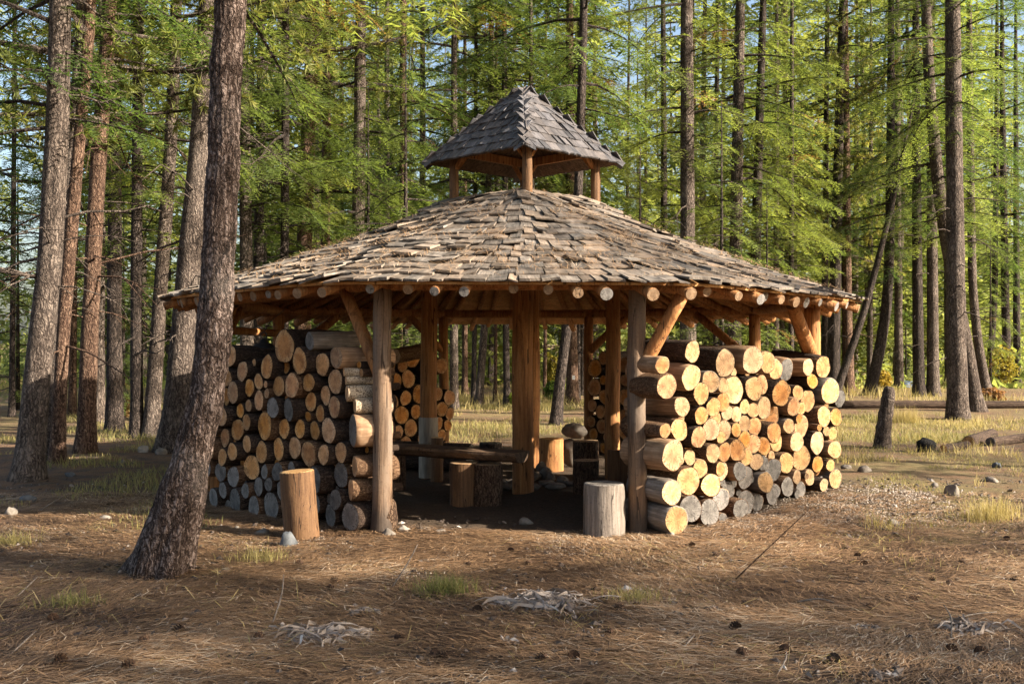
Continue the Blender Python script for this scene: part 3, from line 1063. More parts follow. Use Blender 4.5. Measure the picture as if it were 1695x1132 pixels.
addz(LEFT, 340, 540, S1, [(265, 420, 260, 'o'), (420, 620, 240, 'o'), (530, 730, 205, 'o'), (612, 668, 180, 'p'), (770, 550, 265, 'o'), (270, 700, 210, 'p'), (380, 860, 240, 'p'), (245, 930, 200, 'o'), (512, 925, 150, 'p'), (632, 915, 225, 'o'), (725, 785, 115, 'p'), (797, 720, 80, 'o'), (940, 420, 380, 'o'), (893, 740, 245, 'p'), (1010, 775, 285, 'o')])
addz(LEFT, 480, 540, S1, [(150, 560, 300, 'o'), (250, 630, 210, 'p'), (378, 505, 270, 'p'), (577, 400, 260, 'P'), (560, 640, 270, 'p'), (650, 570, 90, 'S'), (635, 660, 95, 'S'), (668, 805, 180, 'S'), (735, 985, 170, 'S'), (205, 900, 215, 'o'), (350, 840, 220, 'p'), (345, 1005, 190, 'o'), (468, 985, 275, 'o'), (172, 1085, 115, 'o')])
LEFT += [(382, 694, 32, 'p'), (402, 691, 25, 'o'), (411.5, 699, 27, 'p'), (428, 709, 48, 'o'), (469, 684, 31, 'g'), (486, 689, 36, 'g')]
addz(LEFT, 340, 690, S3, [(245, 190, 180, 'o'), (343, 220, 220, 'o'), (185, 290, 190, 'p'), (258, 378, 170, 'p'), (340, 420, 180, 'p'), (455, 255, 175, 'p'), (710, 120, 185, 'o'), (548, 400, 220, 'p'), (650, 355, 225, 'o'), (435, 500, 260, 'p'), (818, 300, 225, 'p'), (175, 535, 190, 'g'), (290, 580, 200, 'g'), (230, 730, 165, 'g'), (105, 800, 210, 'g'), (230, 870, 110, 'g'), (325, 830, 240, 'g'), (428, 695, 160, 'g'), (520, 730, 180, 'g'), (610, 570, 140, 'g'), (610, 690, 130, 'g'), (450, 870, 200, 'g'), (650, 880, 260, 'g'), (720, 560, 180, 'g'), (720, 740, 180, 'g'), (770, 920, 200, 'g'), (850, 440, 130, 'g')])
addz(LEFT, 480, 690, S4, [(98, 165, 165, 'p'), (187, 105, 165, 'p'), (320, 135, 220, 'p'), (470, 145, 280, 'G'), (165, 305, 225, 'o'), (288, 325, 185, 'p'), (400, 335, 180, 'p'), (500, 455, 200, 'B'), (250, 520, 230, 'g'), (395, 545, 220, 'g'), (518, 645, 190, 'B'), (290, 730, 190, 'g'), (395, 745, 175, 'g'), (490, 880, 260, 'g'), (335, 920, 200, 'g')])
LEFT += [(366, 640, 32, 'p'), (360, 672, 34, 'o'), (362, 706, 33, 'p'), (361, 742, 36, 'p'), (352, 775, 34, 'g'), (352, 808, 30, 'g')]

RIGHT = []
S5, S6, S7, S8 = 170 / 1069, 180 / 1274, 170 / 962, 180 / 1199
addz(RIGHT, 1060, 540, S5, [(180, 405, 180, 'o'), (240, 625, 250, 'o'), (490, 310, 215, 'p'), (500, 545, 265, 'p'), (725, 585, 225, 'W'), (570, 710, 225, 'p'), (920, 435, 280, 'p'), (980, 700, 310, 'p'), (448, 850, 205, 'P'), (595, 950, 190, 'o'), (765, 880, 190, 'p'), (860, 815, 190, 'o'), (815, 640, 150, 'p'), (840, 1010, 150, 'p'), (912, 930, 155, 'p'), (1005, 930, 165, 'p')])
addz(RIGHT, 1220, 560, S6, [(185, 320, 330, 'P'), (285, 310, 260, 'P'), (420, 378, 230, 'o'), (545, 440, 260, 'g'), (860, 470, 200, 'P'), (975, 400, 240, 'o'), (865, 600, 170, 'o'), (1045, 625, 290, 'W'), (1220, 740, 200, 'g'), (195, 620, 290, 'p'), (355, 555, 230, 'o'), (425, 640, 300, 'o'), (585, 665, 185, 'o'), (780, 730, 175, 'o'), (655, 820, 200, 'o'), (145, 850, 160, 'p'), (230, 840, 175, 'o'), (320, 820, 260, 'p'), (520, 890, 270, 'o'), (485, 910, 110, 'p'), (755, 900, 150, 'o'), (890, 780, 245, 'o'), (955, 910, 250, 'p'), (1070, 915, 215, 'o'), (120, 1030, 200, 'p'), (255, 1020, 220, 'o'), (665, 980, 110, 'o'), (880, 1065, 75, 'o'), (985, 1070, 115, 'p')])
addz(RIGHT, 1060, 690, S7, [(270, 145, 135, 'o'), (395, 110, 200, 'o'), (505, 205, 200, 'o'), (640, 130, 205, 'p'), (815, 165, 190, 'p'), (890, 130, 130, 'o'), (712, 205, 115, 'p'), (295, 345, 290, 'p'), (490, 385, 145, 'p'), (655, 340, 190, 'p'), (740, 325, 180, 'o'), (870, 330, 200, 'o'), (430, 445, 85, 'p'), (580, 505, 180, 'P'), (720, 485, 130, 'o'), (800, 500, 175, 'p'), (885, 500, 175, 'g'), (450, 615, 260, 'o'), (630, 640, 215, 'p'), (295, 700, 220, 'W'), (340, 945, 270, 'W'), (480, 790, 260, 'g'), (625, 870, 255, 'g'), (755, 780, 215, 'g'), (760, 920, 90, 'g'), (750, 625, 90, 'g'), (875, 695, 150, 'g'), (890, 800, 190, 'g'), (945, 590, 190, 'g'), (945, 240, 140, 'o')])
addz(RIGHT, 1220, 690, S8, [(378, 170, 220, 'o'), (60, 285, 175, 'o'), (155, 300, 220, 'o'), (225, 320, 200, 'o'), (455, 380, 110, 'P'), (80, 470, 175, 'p'), (175, 490, 180, 'p'), (310, 510, 160, 'g'), (380, 590, 260, 'g'), (90, 690, 265, 'g'), (305, 700, 215, 'W'), (160, 890, 265, 'g'), (255, 900, 190, 'g'), (325, 860, 200, 'g'), (450, 600, 170, 'g'), (430, 780, 180, 'g'), (620, 185, 170, 'W'), (740, 130, 250, 'o'), (680, 250, 200, 'p'), (545, 340, 200, 'p'), (580, 460, 240, 'p'), (620, 430, 200, 'o'), (755, 410, 270, 'p'), (870, 300, 250, 'p'), (1045, 165, 130, 'p'), (960, 345, 190, 'o'), (880, 500, 170, 'o'), (820, 560, 170, 'p'), (980, 495, 130, 'p'), (570, 670, 220, 'g'), (655, 600, 150, 'p'), (720, 585, 70, 'p'), (720, 705, 170, 'g'), (880, 695, 155, 'p'), (1065, 655, 205, 'W'), (600, 770, 90, 'g')])
ZB = 480 / 1235
BACKL, BACKR = [], []
addz(BACKL, 620, 460, ZB, [(x, y, h, 'o') for x, y, h in [(80, 380, 60), (128, 395, 50), (165, 355, 75), (145, 445, 75), (92, 440, 70), (78, 535, 65), (140, 515, 60), (185, 490, 80), (128, 585, 75), (172, 560, 60), (160, 630, 70), (98, 655, 60), (270, 380, 70), (265, 500, 60), (307, 517, 65), (268, 560, 60), (318, 577, 50), (270, 620, 60), (312, 628, 45), (290, 668, 50), (70, 600, 50), (235, 400, 70), (225, 460, 60), (230, 540, 66), (225, 620, 60), (50, 470, 60), (45, 560, 60), (210, 690, 60), (140, 695, 62), (80, 710, 60), (250, 730, 60), (300, 715, 50)]])
addz(BACKR, 620, 460, ZB, [(x, y, h, 'o') for x, y, h in [(940, 385, 75), (938, 468, 75), (980, 435, 40), (985, 515, 65), (930, 545, 55), (970, 583, 55), (928, 620, 50), (972, 642, 60), (975, 345, 55), (1060, 440, 50), (1065, 510, 80), (1068, 590, 65), (1070, 655, 60), (1060, 370, 60), (935, 680, 50), (980, 695, 45), (1072, 730, 60), (980, 745, 50), (1010, 395, 44), (935, 735, 50), (1022, 560, 60), (1022, 470, 66), (1020, 640, 60), (1022, 710, 60)]])

# unit log meshes: radius 1, axis -Z from face (z=0) to z=-1
LOGV = []
for k in range(8):
    rr_ = np.random.default_rng(100 + k)
    seg = 28
    th = np.linspace(0, 2 * math.pi, seg, endpoint=False)
    prof = 1 + .05 * np.cos(2 * th + rr_.uniform(0, 6)) + .03 * np.cos(3 * th + rr_.uniform(0, 6)) + .02 * np.cos(5 * th + rr_.uniform(0, 6))
    zs = np.linspace(0, -1, 7)
    V = []
    for iz, z in enumerate(zs):
        kk = 1 + rr_.normal(0, .018, seg) + .02 * math.sin(z * 5 + k)
        if iz == 0: kk = np.ones(seg) * .985
        V.append(np.stack([prof * kk * np.cos(th), prof * kk * np.sin(th), np.full(seg, z)], -1))
    V = np.vstack(V + [np.array([[0, 0, -1.0]])])
    i = np.arange(6)[:, None] * seg; j = np.arange(seg)[None, :]; j2 = (j + 1) % seg
    Q = np.stack([i + j, i + seg + j, i + seg + j2, i + j2], -1).reshape(-1, 4)
    b = 7 * seg
    jj = np.arange(seg)
    T = np.stack([6 * seg + (jj + 1) % seg, 6 * seg + jj, np.full(seg, b)], -1)
    # cut end: slightly rough disc, rim just inside the bark
    # a rim of bark round the sawn face
    nb0 = len(V)
    V = np.vstack([V, np.stack([prof * .90 * np.cos(th), prof * .90 * np.sin(th), np.full(seg, .0)], -1)])
    Q = np.vstack([Q, np.stack([nb0 + jj, jj, (jj + 1) % seg, nb0 + (jj + 1) % seg], -1)])
    rk_ = 1 + rr_.normal(0, .012, seg)
    rings_ = [0.0, .35, .7, .925]
    E = [np.array([[0, 0, .004]])]
    for r in rings_[1:]:
        kr = rk_ if r > .9 else 1
        E.append(np.stack([prof * r * kr * np.cos(th), prof * r * kr * np.sin(th), np.full(seg, .004) + rr_.normal(0, .0015, seg)], -1))
    E.append(np.stack([prof * .935 * rk_ * np.cos(th), prof * .935 * rk_ * np.sin(th), np.full(seg, -.012)], -1))
    E = np.vstack(E)
    ET = np.stack([np.zeros(seg, int), 1 + jj, 1 + (jj + 1) % seg], -1)
    EQ = np.vstack([np.stack([1 + q * seg + jj, 1 + (q + 1) * seg + jj, 1 + (q + 1) * seg + (jj + 1) % seg, 1 + q * seg + (jj + 1) % seg], -1) for q in range(3)])
    LOGV.append((V, Q, T, E, ET, EQ))
_logcache = {}


def log_mesh(k, mat):
    if ('b', k, mat) not in _logcache:
        V, Q, T, E, ET, EQ = LOGV[k]
        me = mesh_np('log_' + mat, V, [Q, T], [M[mat], M['cut_pale']], True, midx=[0] * len(Q) + [1] * len(T))
        sm_ = np.ones(len(Q) + len(T), bool); sm_[len(Q):] = False
        me.polygons.foreach_set('use_smooth', sm_)
        _logcache[('b', k, mat)] = me
    return _logcache[('b', k, mat)]


def cut_mesh(k, mat):
    if ('c', k, mat) not in _logcache:
        V, Q, T, E, ET, EQ = LOGV[k]
        _logcache[('c', k, mat)] = mesh_np('cut_' + mat, E, [EQ, ET], M[mat], False)
    return _logcache[('c', k, mat)]


lr = random.Random(21)


def place_log(face, nrm, r, L, bark, cut, spin=None, name='log'):
    """face centre, outward normal of the cut end"""
    k = lr.randrange(8)
    o = obj(name, log_mesh(k, bark))
    nrm = Vector(nrm).normalized()
    q = nrm.to_track_quat('Z', 'Y')
    from mathutils import Quaternion
    q = q @ Quaternion((0, 0, 1), lr.uniform(0, 6.28) if spin is None else spin)
    o.rotation_mode = 'QUATERNION'
    o.rotation_quaternion = q
    o.location = face
    o.scale = (r * lr.uniform(.92, 1.03), r * lr.uniform(.94, 1.03), L)
    c = obj('cut_end', cut_mesh(k, cut), o)
    return o


ORD = ['first', 'second', 'third', 'fourth', 'fifth', 'sixth', 'seventh', 'eighth', 'ninth', 'tenth', 'eleventh', 'twelfth', 'thirteenth', 'fourteenth', 'fifteenth', 'sixteenth', 'seventeenth', 'eighteenth', 'nineteenth', 'twentieth'] + ['%dst' % n if n % 10 == 1 else '%dnd' % n if n % 10 == 2 else '%drd' % n if n % 10 == 3 else '%dth' % n for n in range(21, 60)]


def stack(items, A, B, side, group, where, anchor_first, L0, bark_pick, axis=None, inside=False, fill=0, ztop=None, flip=1, row_h=0.165, frm='the entrance post', jit=0.05):
    A = np.array(A); B = np.array(B)
    u = (B - A) / np.linalg.norm(B - A)
    nrm = np.array([u[1], -u[0]])
    if nrm[1] > 0: nrm = -nrm
    cur = []
    for (px, py, h, c) in items:
        # ray through the pixel meets the vertical face plane of the stack
        dx = (px - CX) / FPX
        t = np.dot(A, nrm) / (dx * nrm[0] + nrm[1])
        p = np.array([dx * t, t]); z = EYE - (py - CY) * t / FPX
        r = h / 2 * t / FPX * 1.09
        z = max(z, r * .86)
        cur.append([p, z, r, c, 0])
    keep_ = []
    for q in sorted(cur, key=lambda q: -q[2]):
        if all(math.hypot(np.linalg.norm(q[0] - k_[0]), q[1] - k_[1]) > .52 * (q[2] + k_[2]) for k_ in keep_): keep_.append(q)
    cur = keep_
    # let the round ends settle against one another instead of overlapping
    sp = np.array([np.dot(q[0] - A, u) for q in cur]); zp = np.array([q[1] for q in cur]); rp = np.array([q[2] for q in cur])
    el = 1.04 if axis is None or side == 'left' else 1.10        # a slanted round end is a little wider along the stack
    nC = len(cur)
    for _ in range(260):
        ds = (sp[:, None] - sp[None, :]) / el; dz_ = zp[:, None] - zp[None, :]
        dd_ = np.sqrt(ds ** 2 + dz_ ** 2) + np.eye(nC) * 9 + 1e-6
        ov = np.clip((rp[:, None] + rp[None, :]) * (1.0 if axis is None or side == 'left' else 1.03) - dd_, 0, .04)
        np.fill_diagonal(ov, 0)
        sp += (ov * ds / dd_).sum(1) * .28; zp += (ov * dz_ / dd_).sum(1) * .28
        zp = np.maximum(zp, rp * .9)
        if _ > 110:
            rp -= ov.max(1) * .10
            rp = np.maximum(rp, .024)
    for q, a_, b_, c_ in zip(cur, sp, zp, rp):
        q[0] = A + u * a_; q[1] = float(b_); q[2] = float(c_)
    # small logs pushed back into the gaps
    span = np.linalg.norm(B - A)
    fr = random.Random(77 + len(items))
    tries = 0; added = 0
    while added < fill and tries < 9000:
        tries += 1
        s = fr.uniform(-0.03, span + .03); z = fr.uniform(.05, ztop)
        r = fr.uniform(.028, .065)
        if z < r: continue
        p = A + u * s
        ok = all((np.linalg.norm(q - p) ** 2 + (zz - z) ** 2) > (rr0 * .80 + r * .92) ** 2 for q, zz, rr0, cc, ff in cur)
        if ok:
            cur.append([p, z, r, 'g' if z < .35 else fr.choice('op'), 1]); added += 1
    # order for the labels
    rows = {}
    for it in cur:
        it.append(float(np.dot(it[0] - A, u)))
        rows.setdefault(int(max(it[1] - 0.09, 0) / row_h), []).append(it)
    for ri in rows:
        rows[ri].sort(key=lambda q: q[5] * (1 if anchor_first else -1))
    for ri in sorted(rows):
        for k, (p, z, r, c, fl, s) in enumerate(rows[ri]):
            cut = {'o': 'cut_orange', 'p': 'cut_pale', 'P': 'cut_pale', 'g': 'cut_grey', 'G': 'cut_grey', 'W': 'cut_grey' if side == 'left' else 'cut_pale', 'S': 'cut_pale', 'B': 'cut_pale'}[c]
            if cut == 'cut_pale' and side == 'left': cut = 'cut_tan'
            bark = {'P': 'log_bare', 'G': 'log_bare', 'W': 'log_grey', 'S': 'log_speck', 'B': 'log_bark_brown'}.get(c) or bark_pick(lr)
            L = L0 * lr.uniform(.9, 1.12)
            yaw = lr.gauss(0, .06); pit = lr.gauss(0, .03)
            ax_ = nrm if axis is None else np.array(axis)
            n3 = Vector((ax_[0] * math.cos(yaw) - ax_[1] * math.sin(yaw), ax_[0] * math.sin(yaw) + ax_[1] * math.cos(yaw), pit))
            push = (-lr.uniform(.05, .14) if fl else lr.uniform(-jit, jit))
            if not inside and abs(p[0]) < 2.4 and p[1] < 10.2:
                L = max(min(L, (abs(p[0]) - (1.08 if side == 'left' else 1.03)) / abs(nrm[0] if axis is None else axis[0]) + .03), .20)
            if c in 'SB' or c == 'G': n3 = Vector((-.93, -.36, 0)); L = .27 + .05 * lr.random(); push = .02
            q = p + nrm * push
            o = place_log((q[0], q[1], z), n3, r, L, bark, cut)
            size = 'thick' if r > .105 else 'thin' if r < .062 else 'medium'
            colw = {'cut_orange': 'orange', 'cut_pale': 'pale tan', 'cut_tan': 'tan', 'cut_grey': 'grey'}[cut]
            roww = 'bottom' if ri == 0 else ORD[ri]
            lab = f"{size} {colw}-ended log, {ORD[k]} from {frm} in {roww} row of {where}"
            tag(o, lab, 'log', group)


pick_dark = lambda r: r.choice(['log_bark_dark', 'log_bark_dark', 'log_bark_dark', 'log_bark_brown'])
pick_brown = lambda r: r.choice(['log_bark_brown', 'log_bark_brown', 'log_bark_dark', 'log_bare'])
stack(LEFT, (-2.80, 9.82), (-1.27, 8.63), 'left', 'logs stacked left of the entrance', 'left stack', False, .62, pick_dark, axis=(-.73, -.683), fill=40, ztop=1.38)
R1 = [q for q in RIGHT if q[0] < 1283]
R2 = [q for q in RIGHT if q[0] >= 1283]
stack(R1, (1.38, 8.57), (2.48, 9.92), 'right', 'logs stacked right of the entrance', 'right stack', True, .66, pick_brown, axis=(.54, -.842), fill=34, ztop=1.3)
stack(R2, (2.55, 10.25), (3.42, 10.97), 'right', 'logs stacked at the far right', 'far right stack', True, .6, pick_brown, axis=(.58, -.815), fill=10, ztop=1.05, frm='its near end')
stack(BACKL, (-2.15, 13.6), (-0.85, 14.9), 'left', 'logs stacked at the back left', 'back left stack', False, .55, pick_dark, fill=0, ztop=1.3, frm='the back opening', jit=.03)
stack(BACKR, (2.2, 13.55), (1.0, 14.95), 'right', 'logs stacked at the back right', 'back right stack', False, .55, pick_dark, fill=0, ztop=1.3, frm='the back opening', jit=.03)


def lying_log(p, q, r, bark, cut, label, group=None, name='log', both=True):
    """whole log from p (visible cut end) to q"""
    p, q = Vector(p), Vector(q)
    o = place_log(p, p - q, r, (q - p).length, bark, cut, name=name)
    return tag(o, label, 'log', group)


def photo_log(x1, y1, d1, x2, y2, d2, hpx, bark, cut, label, group=None):
    p, q = wpt(x1, y1, d1), wpt(x2, y2, d2)
    return lying_log(p, q, hpx / 2 * d1 / FPX, bark, cut, label, group)


# loose logs lying on top of the stacks
lying_log((-1.72, 8.98, 1.555), (-1.37, 9.25, 1.56), .082, 'log_grey', 'cut_grey', 'short weathered log block lying on top of left stack')
photo_log(700, 580, 14.1, 652, 590, 13.6, 26, 'log_bark_brown', 'cut_pale', 'rough bark log lying across top of back left stack')
photo_log(1362, 603, 10.75, 1285, 590, 11.3, 30, 'log_bark_dark', 'cut_orange', 'long bark log lying topmost on far right stack')

# ------------------------------------------------------------------ stumps, bench, fire ring
_rings = {}


def stump(px, py_top, py_base, wpx, mat, cut, label, lean=(0, 0), name='stump', flare=.1, half=False, seed=1):
    d = dep(py_base) + wpx / 2 * dep(py_base) / FPX * .8
    x = (px - CX) * d / FPX
    h = (py_base - py_top) * dep(py_base) / FPX * 1.0
    r = wpx / 2 * d / FPX
    e = empty(name, (x, d, gz1(x, d)))
    tag(e, label, 'stump', 'stump seats')
    zs = np.linspace(-.04, h, 8)
    P = np.stack([lean[0] * zs, lean[1] * zs, zs], -1)
    rad = r * (1 + flare * .25 * (1 - zs / h))
    V, Q, T = tube_arr(P, rad, 32, .07, 1.0 / max(r, .05) * .6, seed, False)
    me = mesh_np('stump_side', V, [Q], mat, True)
    obj('side', me, e)
    # top disc
    seg = 32
    ringv = V[-seg:]
    c = ringv.mean(0)
    VV = [c + np.array([0, 0, .004])]
    for s in (.4, .75, .97):
        VV += list(c + (ringv - c) * s + np.array([0, 0, .004]))
    VV += list(ringv + np.array([0, 0, -.003]))
    jj = np.arange(seg)
    T = np.stack([np.zeros(seg, int), 1 + jj, 1 + (jj + 1) % seg], -1)
    Q = np.vstack([np.stack([1 + q * seg + jj, 1 + (q + 1) * seg + jj, 1 + (q + 1) * seg + (jj + 1) % seg, 1 + q * seg + (jj + 1) % seg], -1) for q in range(3)])
    VV = (np.array(VV) - c)
    o = obj('cut_end', mesh_np('stump_top', VV / r, [Q, T], cut, True), e)
    o.location = c
    o.scale = (r, r, r)
    return e


stump(1000, 800, 888, 66, M['stump_grey'], M['cut_grey'], 'weathered grey stump seat with long cracks in front of right entrance post', seed=3)
stump(500, 780, 893, 57, M['stump_tan'], M['cut_pale'], 'tall tan peeled stump leaning in front of left log stack', lean=(-.07, 0), seed=4)
stump(768, 766, 837, 45, M['stump_tan'], M['cut_pale'], 'pale stump holding up the bench, left of the pair', seed=5)
stump(808, 769, 838, 48, M['bark_log'], M['cut_pale'], 'bark stump holding up the bench, right of the pair', seed=6)
stump(913, 729, 781, 41, M['post'], M['cut_orange'], 'orange-brown stump by the fire ring beside the boulder', seed=7)
stump(970, 732, 792, 43, M['bark_log'], M['cut_pale'], 'bark stump seat sunlit on top just behind a shorter stump', seed=8)
stump(971, 766, 822, 42, M['bark_log'], M['cut_pale'], 'dark bark stump nearest behind the grey seat', seed=9)
stump(812, 735, 768, 37, M['bark_dark'], M['cut_grey'], 'small dark stump far back beyond the bench', seed=10)
stump(724, 727, 800, 20, M['stump_tan'], M['cut_pale'], 'narrow upright stump beside the post wrapped in metal', seed=11)

# bench: half-log plank on two stumps
bench = empty('bench', (-0.5, 10.2, 0))
tag(bench, 'long dark half-log bench plank resting on two stumps', 'bench')
p, q = np.array([0.10, 9.98, .455]), np.array([-1.55, 10.75, .475])
d = (q - p) / np.linalg.norm(q - p)
sv = np.array([-d[1], d[0], 0])
if sv[1] > 0: sv = -sv
prof = [(-.16, .055), (-.165, .03), (-.12, -.02), (-.04, -.045), (.05, -.045), (.125, -.02), (.165, .03), (.16, .055), (.05, .058), (-.06, .057)]
V, Q = [], []
NL = 12
for k in range(NL):
    c = p + (q - p) * k / (NL - 1)
    for (a, b) in prof:
        V.append(c + sv * a * (1 + .04 * math.sin(k * 1.7 + a * 20)) + np.array([0, 0, b + .004 * math.sin(k * 2.1)]))
m_ = len(prof)
for k in range(NL - 1):
    for j in range(m_):
        Q.append([k * m_ + j, k * m_ + (j + 1) % m_, (k + 1) * m_ + (j + 1) % m_, (k + 1) * m_ + j])
T = [[0, j + 1, j] for j in range(1, m_ - 1)] + [[(NL - 1) * m_, (NL - 1) * m_ + j, (NL - 1) * m_ + j + 1] for j in range(1, m_ - 1)]
pl = obj('seat', mesh_np('bench_seat', np.array(V) - np.array([-0.5, 10.2, 0]), [np.array(Q), np.array(T)], M['plank'], False), bench)
# back support under the far end of the bench
e = stump(655, 752, 812, 34, M['bark_log'], M['cut_pale'], 'bark stump under the far end of the bench, behind the left post', seed=12)

lying_log((-0.50, 12.6, .17), (-1.55, 12.9, .17), .17, 'log_bark_dark', 'cut_grey', 'thick shaggy bark log lying on the dirt behind the bench')

# leaning board by the right inner post
d0 = 10.55
V, Q, T = box_arr((0, 0, .235), (1, 0, 0), (0, 1, .06), (0, 0, 1), .20, .05, .47)
bd = obj('board', mesh_np('board', V, Q, M['stump_tan'], False), None, ((1023 - CX) * d0 / FPX, d0, 0))
tag(bd, 'short upright board standing between grey stump and right entrance post', 'board')

# boulder balanced on a pale rock
d0 = 13.0
b = obj('boulder', rock_me('boulder', .33, .26, .20, M['stone'], 31, .10))
b.location = ((951 - CX) * d0 / FPX, d0, .46)
tag(b, 'dark oval boulder balanced on a pale rock by the stumps', 'boulder')
b = obj('rock', rock_me('rock', .22, .24, .42, M['stone'], 32, .12))
b.location = ((945 - CX) * d0 / FPX, d0 + .02, .18)
tag(b, 'pale upright rock holding up the oval boulder', 'rock')

# fire ring stones
fr = random.Random(9)
fire = [(885, 788, 26, 20), (902, 783, 26, 22), (896, 772, 22, 17), (912, 790, 20, 14), (930, 794, 22, 13), (922, 805, 34, 12), (884, 806, 30, 13), (848, 800, 30, 13), (838, 806, 24, 11), (905, 800, 36, 12), (828, 797, 24, 12), (943, 800, 20, 10)]
fl = ['topmost', 'largest', 'peaked', 'low', 'rounded', 'flat', 'broad', 'dark', 'small', 'slab-like', 'leftmost', 'rightmost']
for k, (px, py, w, h) in enumerate(fire):
    d0 = dep(py + h / 2) if k > 2 else dep(795) + .05 * k
    o = obj('fire_ring_stone', rock_me('fire_ring_stone', w * d0 / FPX, w * d0 / FPX * .8, h * d0 / FPX * 1.1, M['stone'], 40 + k, .2))
    o.location = ((px - CX) * d0 / FPX, d0, max(EYE - (py - CY) * d0 / FPX, h * d0 / FPX * .35))
    o.rotation_euler.z = fr.uniform(0, 6)
    tag(o, f'{fl[k]} stone in the fire ring behind the thick centre post', 'stone', 'fire ring stones')

# hanging iron bell lid over the left stack
bx, by = (437 - CX) * 9.95 / FPX, 9.95
bell = empty('hanging_bell', (bx, by, 1.46))
tag(bell, 'black iron dome hanging by a ring and wire over left stack', 'bell')
prof = [(.0, .115), (.035, .115), (.04, .085), (.075, .075), (.115, .04), (.125, 0.0), (.118, 0.0), (.1, .03), (.0, .06)]
seg = 28
V = [(r * math.cos(t), r * math.sin(t), z) for (r, z) in prof for t in np.linspace(0, 2 * math.pi, seg, endpoint=False)]
Q = [[i * seg + j, i * seg + (j + 1) % seg, (i + 1) * seg + (j + 1) % seg, (i + 1) * seg + j] for i in range(len(prof) - 1) for j in range(seg)]
obj('dome', mesh_np('dome', np.array(V), np.array(Q), M['iron'], True), bell)
P = [(.03 * math.cos(t), 0, .15 + .03 * math.sin(t)) for t in np.linspace(0, 2 * math.pi, 17)]
tube_obj('ring', P, [.006] * 17, M['iron'], bell, 8)
tube_obj('wire', [(0, 0, .18), (.004, .3, .30), (.0, .9, .42)], [.004] * 3, M['iron'], bell, 6)

# ------------------------------------------------------------------ rocks on the ground
ROCKS = [(238, 743, 24, 12, 'stone_white', 'white boulder beside the leaning grey trunk on the left'), (268, 746, 22, 11, 'stone', 'tan boulder at the foot of the big leaning trunk'),
         (116, 787, 20, 7, 'stone_blue', 'flat bluish stone right of the leftmost trunk'), (47, 827, 30, 12, 'stone_blue', 'rounded bluish rock below the leftmost trunk'),
         (16, 849, 30, 14, 'stone', 'cracked tan rock near the left picture edge'), (175, 857, 24, 8, 'stone_white', 'pale flat stone left of the curved trunk'),
         (70, 757, 14, 6, 'stone', 'small stone between the left trunks'), (205, 762, 12, 6, 'stone', 'small stone in the grass left of the curved trunk'),
         (477, 893, 34, 24, 'stone_blue', 'blue-grey pointed rock at the foot of the tall tan stump'), (668, 876, 25, 11, 'stone_white', 'pale oval stone right of the left entrance post'),
         (644, 882, 26, 14, 'stone', 'brown stone at the foot of the left entrance post'), (728, 879, 26, 9, 'stone', 'tan half-buried stone at the shelter entrance'),
         (706, 875, 16, 6, 'stone', 'small flat stone between two stones at the entrance'), (870, 862, 30, 10, 'stone', 'half-buried grey stone in the dirt floor'),
         (1577, 816, 30, 18, 'stone', 'grey peaked rock in sunny grass on the right'), (1548, 803, 16, 8, 'stone', 'small stone left of the grey peaked rock'),
         (1640, 793, 34, 8, 'stone', 'flat grey stone at the right edge of the clearing'), (1428, 776, 26, 12, 'stone', 'low stone right of the log stack'),
         (1650, 770, 22, 9, 'stone_blue', 'dark stone near the right edge below fallen logs'), (1400, 773, 18, 8, 'stone', 'small stone beside far right log stack'),
         (437, 878, 34, 12, 'stone', 'flat brown stone left of the tall tan stump'), (392, 872, 16, 6, 'stone_white', 'small white stone right of the curved trunk'),
         (1480, 862, 22, 12, 'stone', 'small stone in the grass right of the stack'), (1112, 882, 24, 9, 'stone_white', 'white stone chip at the foot of the right stack'),
         (375, 943, 20, 8, 'stone', 'small pale stone right of the curved trunk base')]
for k, (px, py, w, h, m, lab) in enumerate(ROCKS):
    d0 = dep(py + h * .4)
    W = w * d0 / FPX
    o = obj('rock', rock_me('rock', W, W * .8, h * d0 / FPX * 1.7, M[m], 200 + k, .3))
    o.location = ((px - CX) * d0 / FPX, d0, gz1((px - CX) * d0 / FPX, d0) + h * d0 / FPX * .2)
    o.rotation_euler.z = k * 1.3
    tag(o, lab, 'rock', 'loose rocks on the ground')

# ------------------------------------------------------------------ fallen logs and snag on the right
def log_on_ground(x1, y1, x2, y2, hpx, bark, cut, label):
    d1, d2 = dep(y1), dep(y2)
    r = hpx / 2 * d1 / FPX
    p = Vector(((x1 - CX) * d1 / FPX, d1, r * .85)); q = Vector(((x2 - CX) * d2 / FPX, d2, r * .85))
    return lying_log(p, q, r, bark, cut, label, 'fallen logs on the right', 'fallen_log')


log_on_ground(1392, 676, 1730, 676, 15, 'log_bark_dark', 'cut_grey', 'long dark fallen log lying across the back of the clearing')
log_on_ground(1603, 741, 1642, 728, 22, 'log_bark_dark', 'cut_pale', 'short sawn log with tan end among the fallen logs')
log_on_ground(1640, 739, 1730, 728, 17, 'log_bark_dark', 'cut_grey', 'grey fallen log running off the right edge')
log_on_ground(1562, 749, 1602, 742, 14, 'log_bark_dark', 'cut_orange', 'charred log piece with orange broken end')
o = obj('charred_stump', rock_me('charred_stump', .34, .26, .24, M['char'], 91, .22))
d0 = dep(748); o.location = ((1533 - CX) * d0 / FPX, d0, .08)
tag(o, 'black charred lump of wood in front of the fallen logs', 'stump')
d0 = dep(742)
x0 = (1460 - CX) * d0 / FPX
e = empty('snag', (x0, d0, 0))
tag(e, 'short leaning broken snag with rough dark bark in the clearing', 'snag')
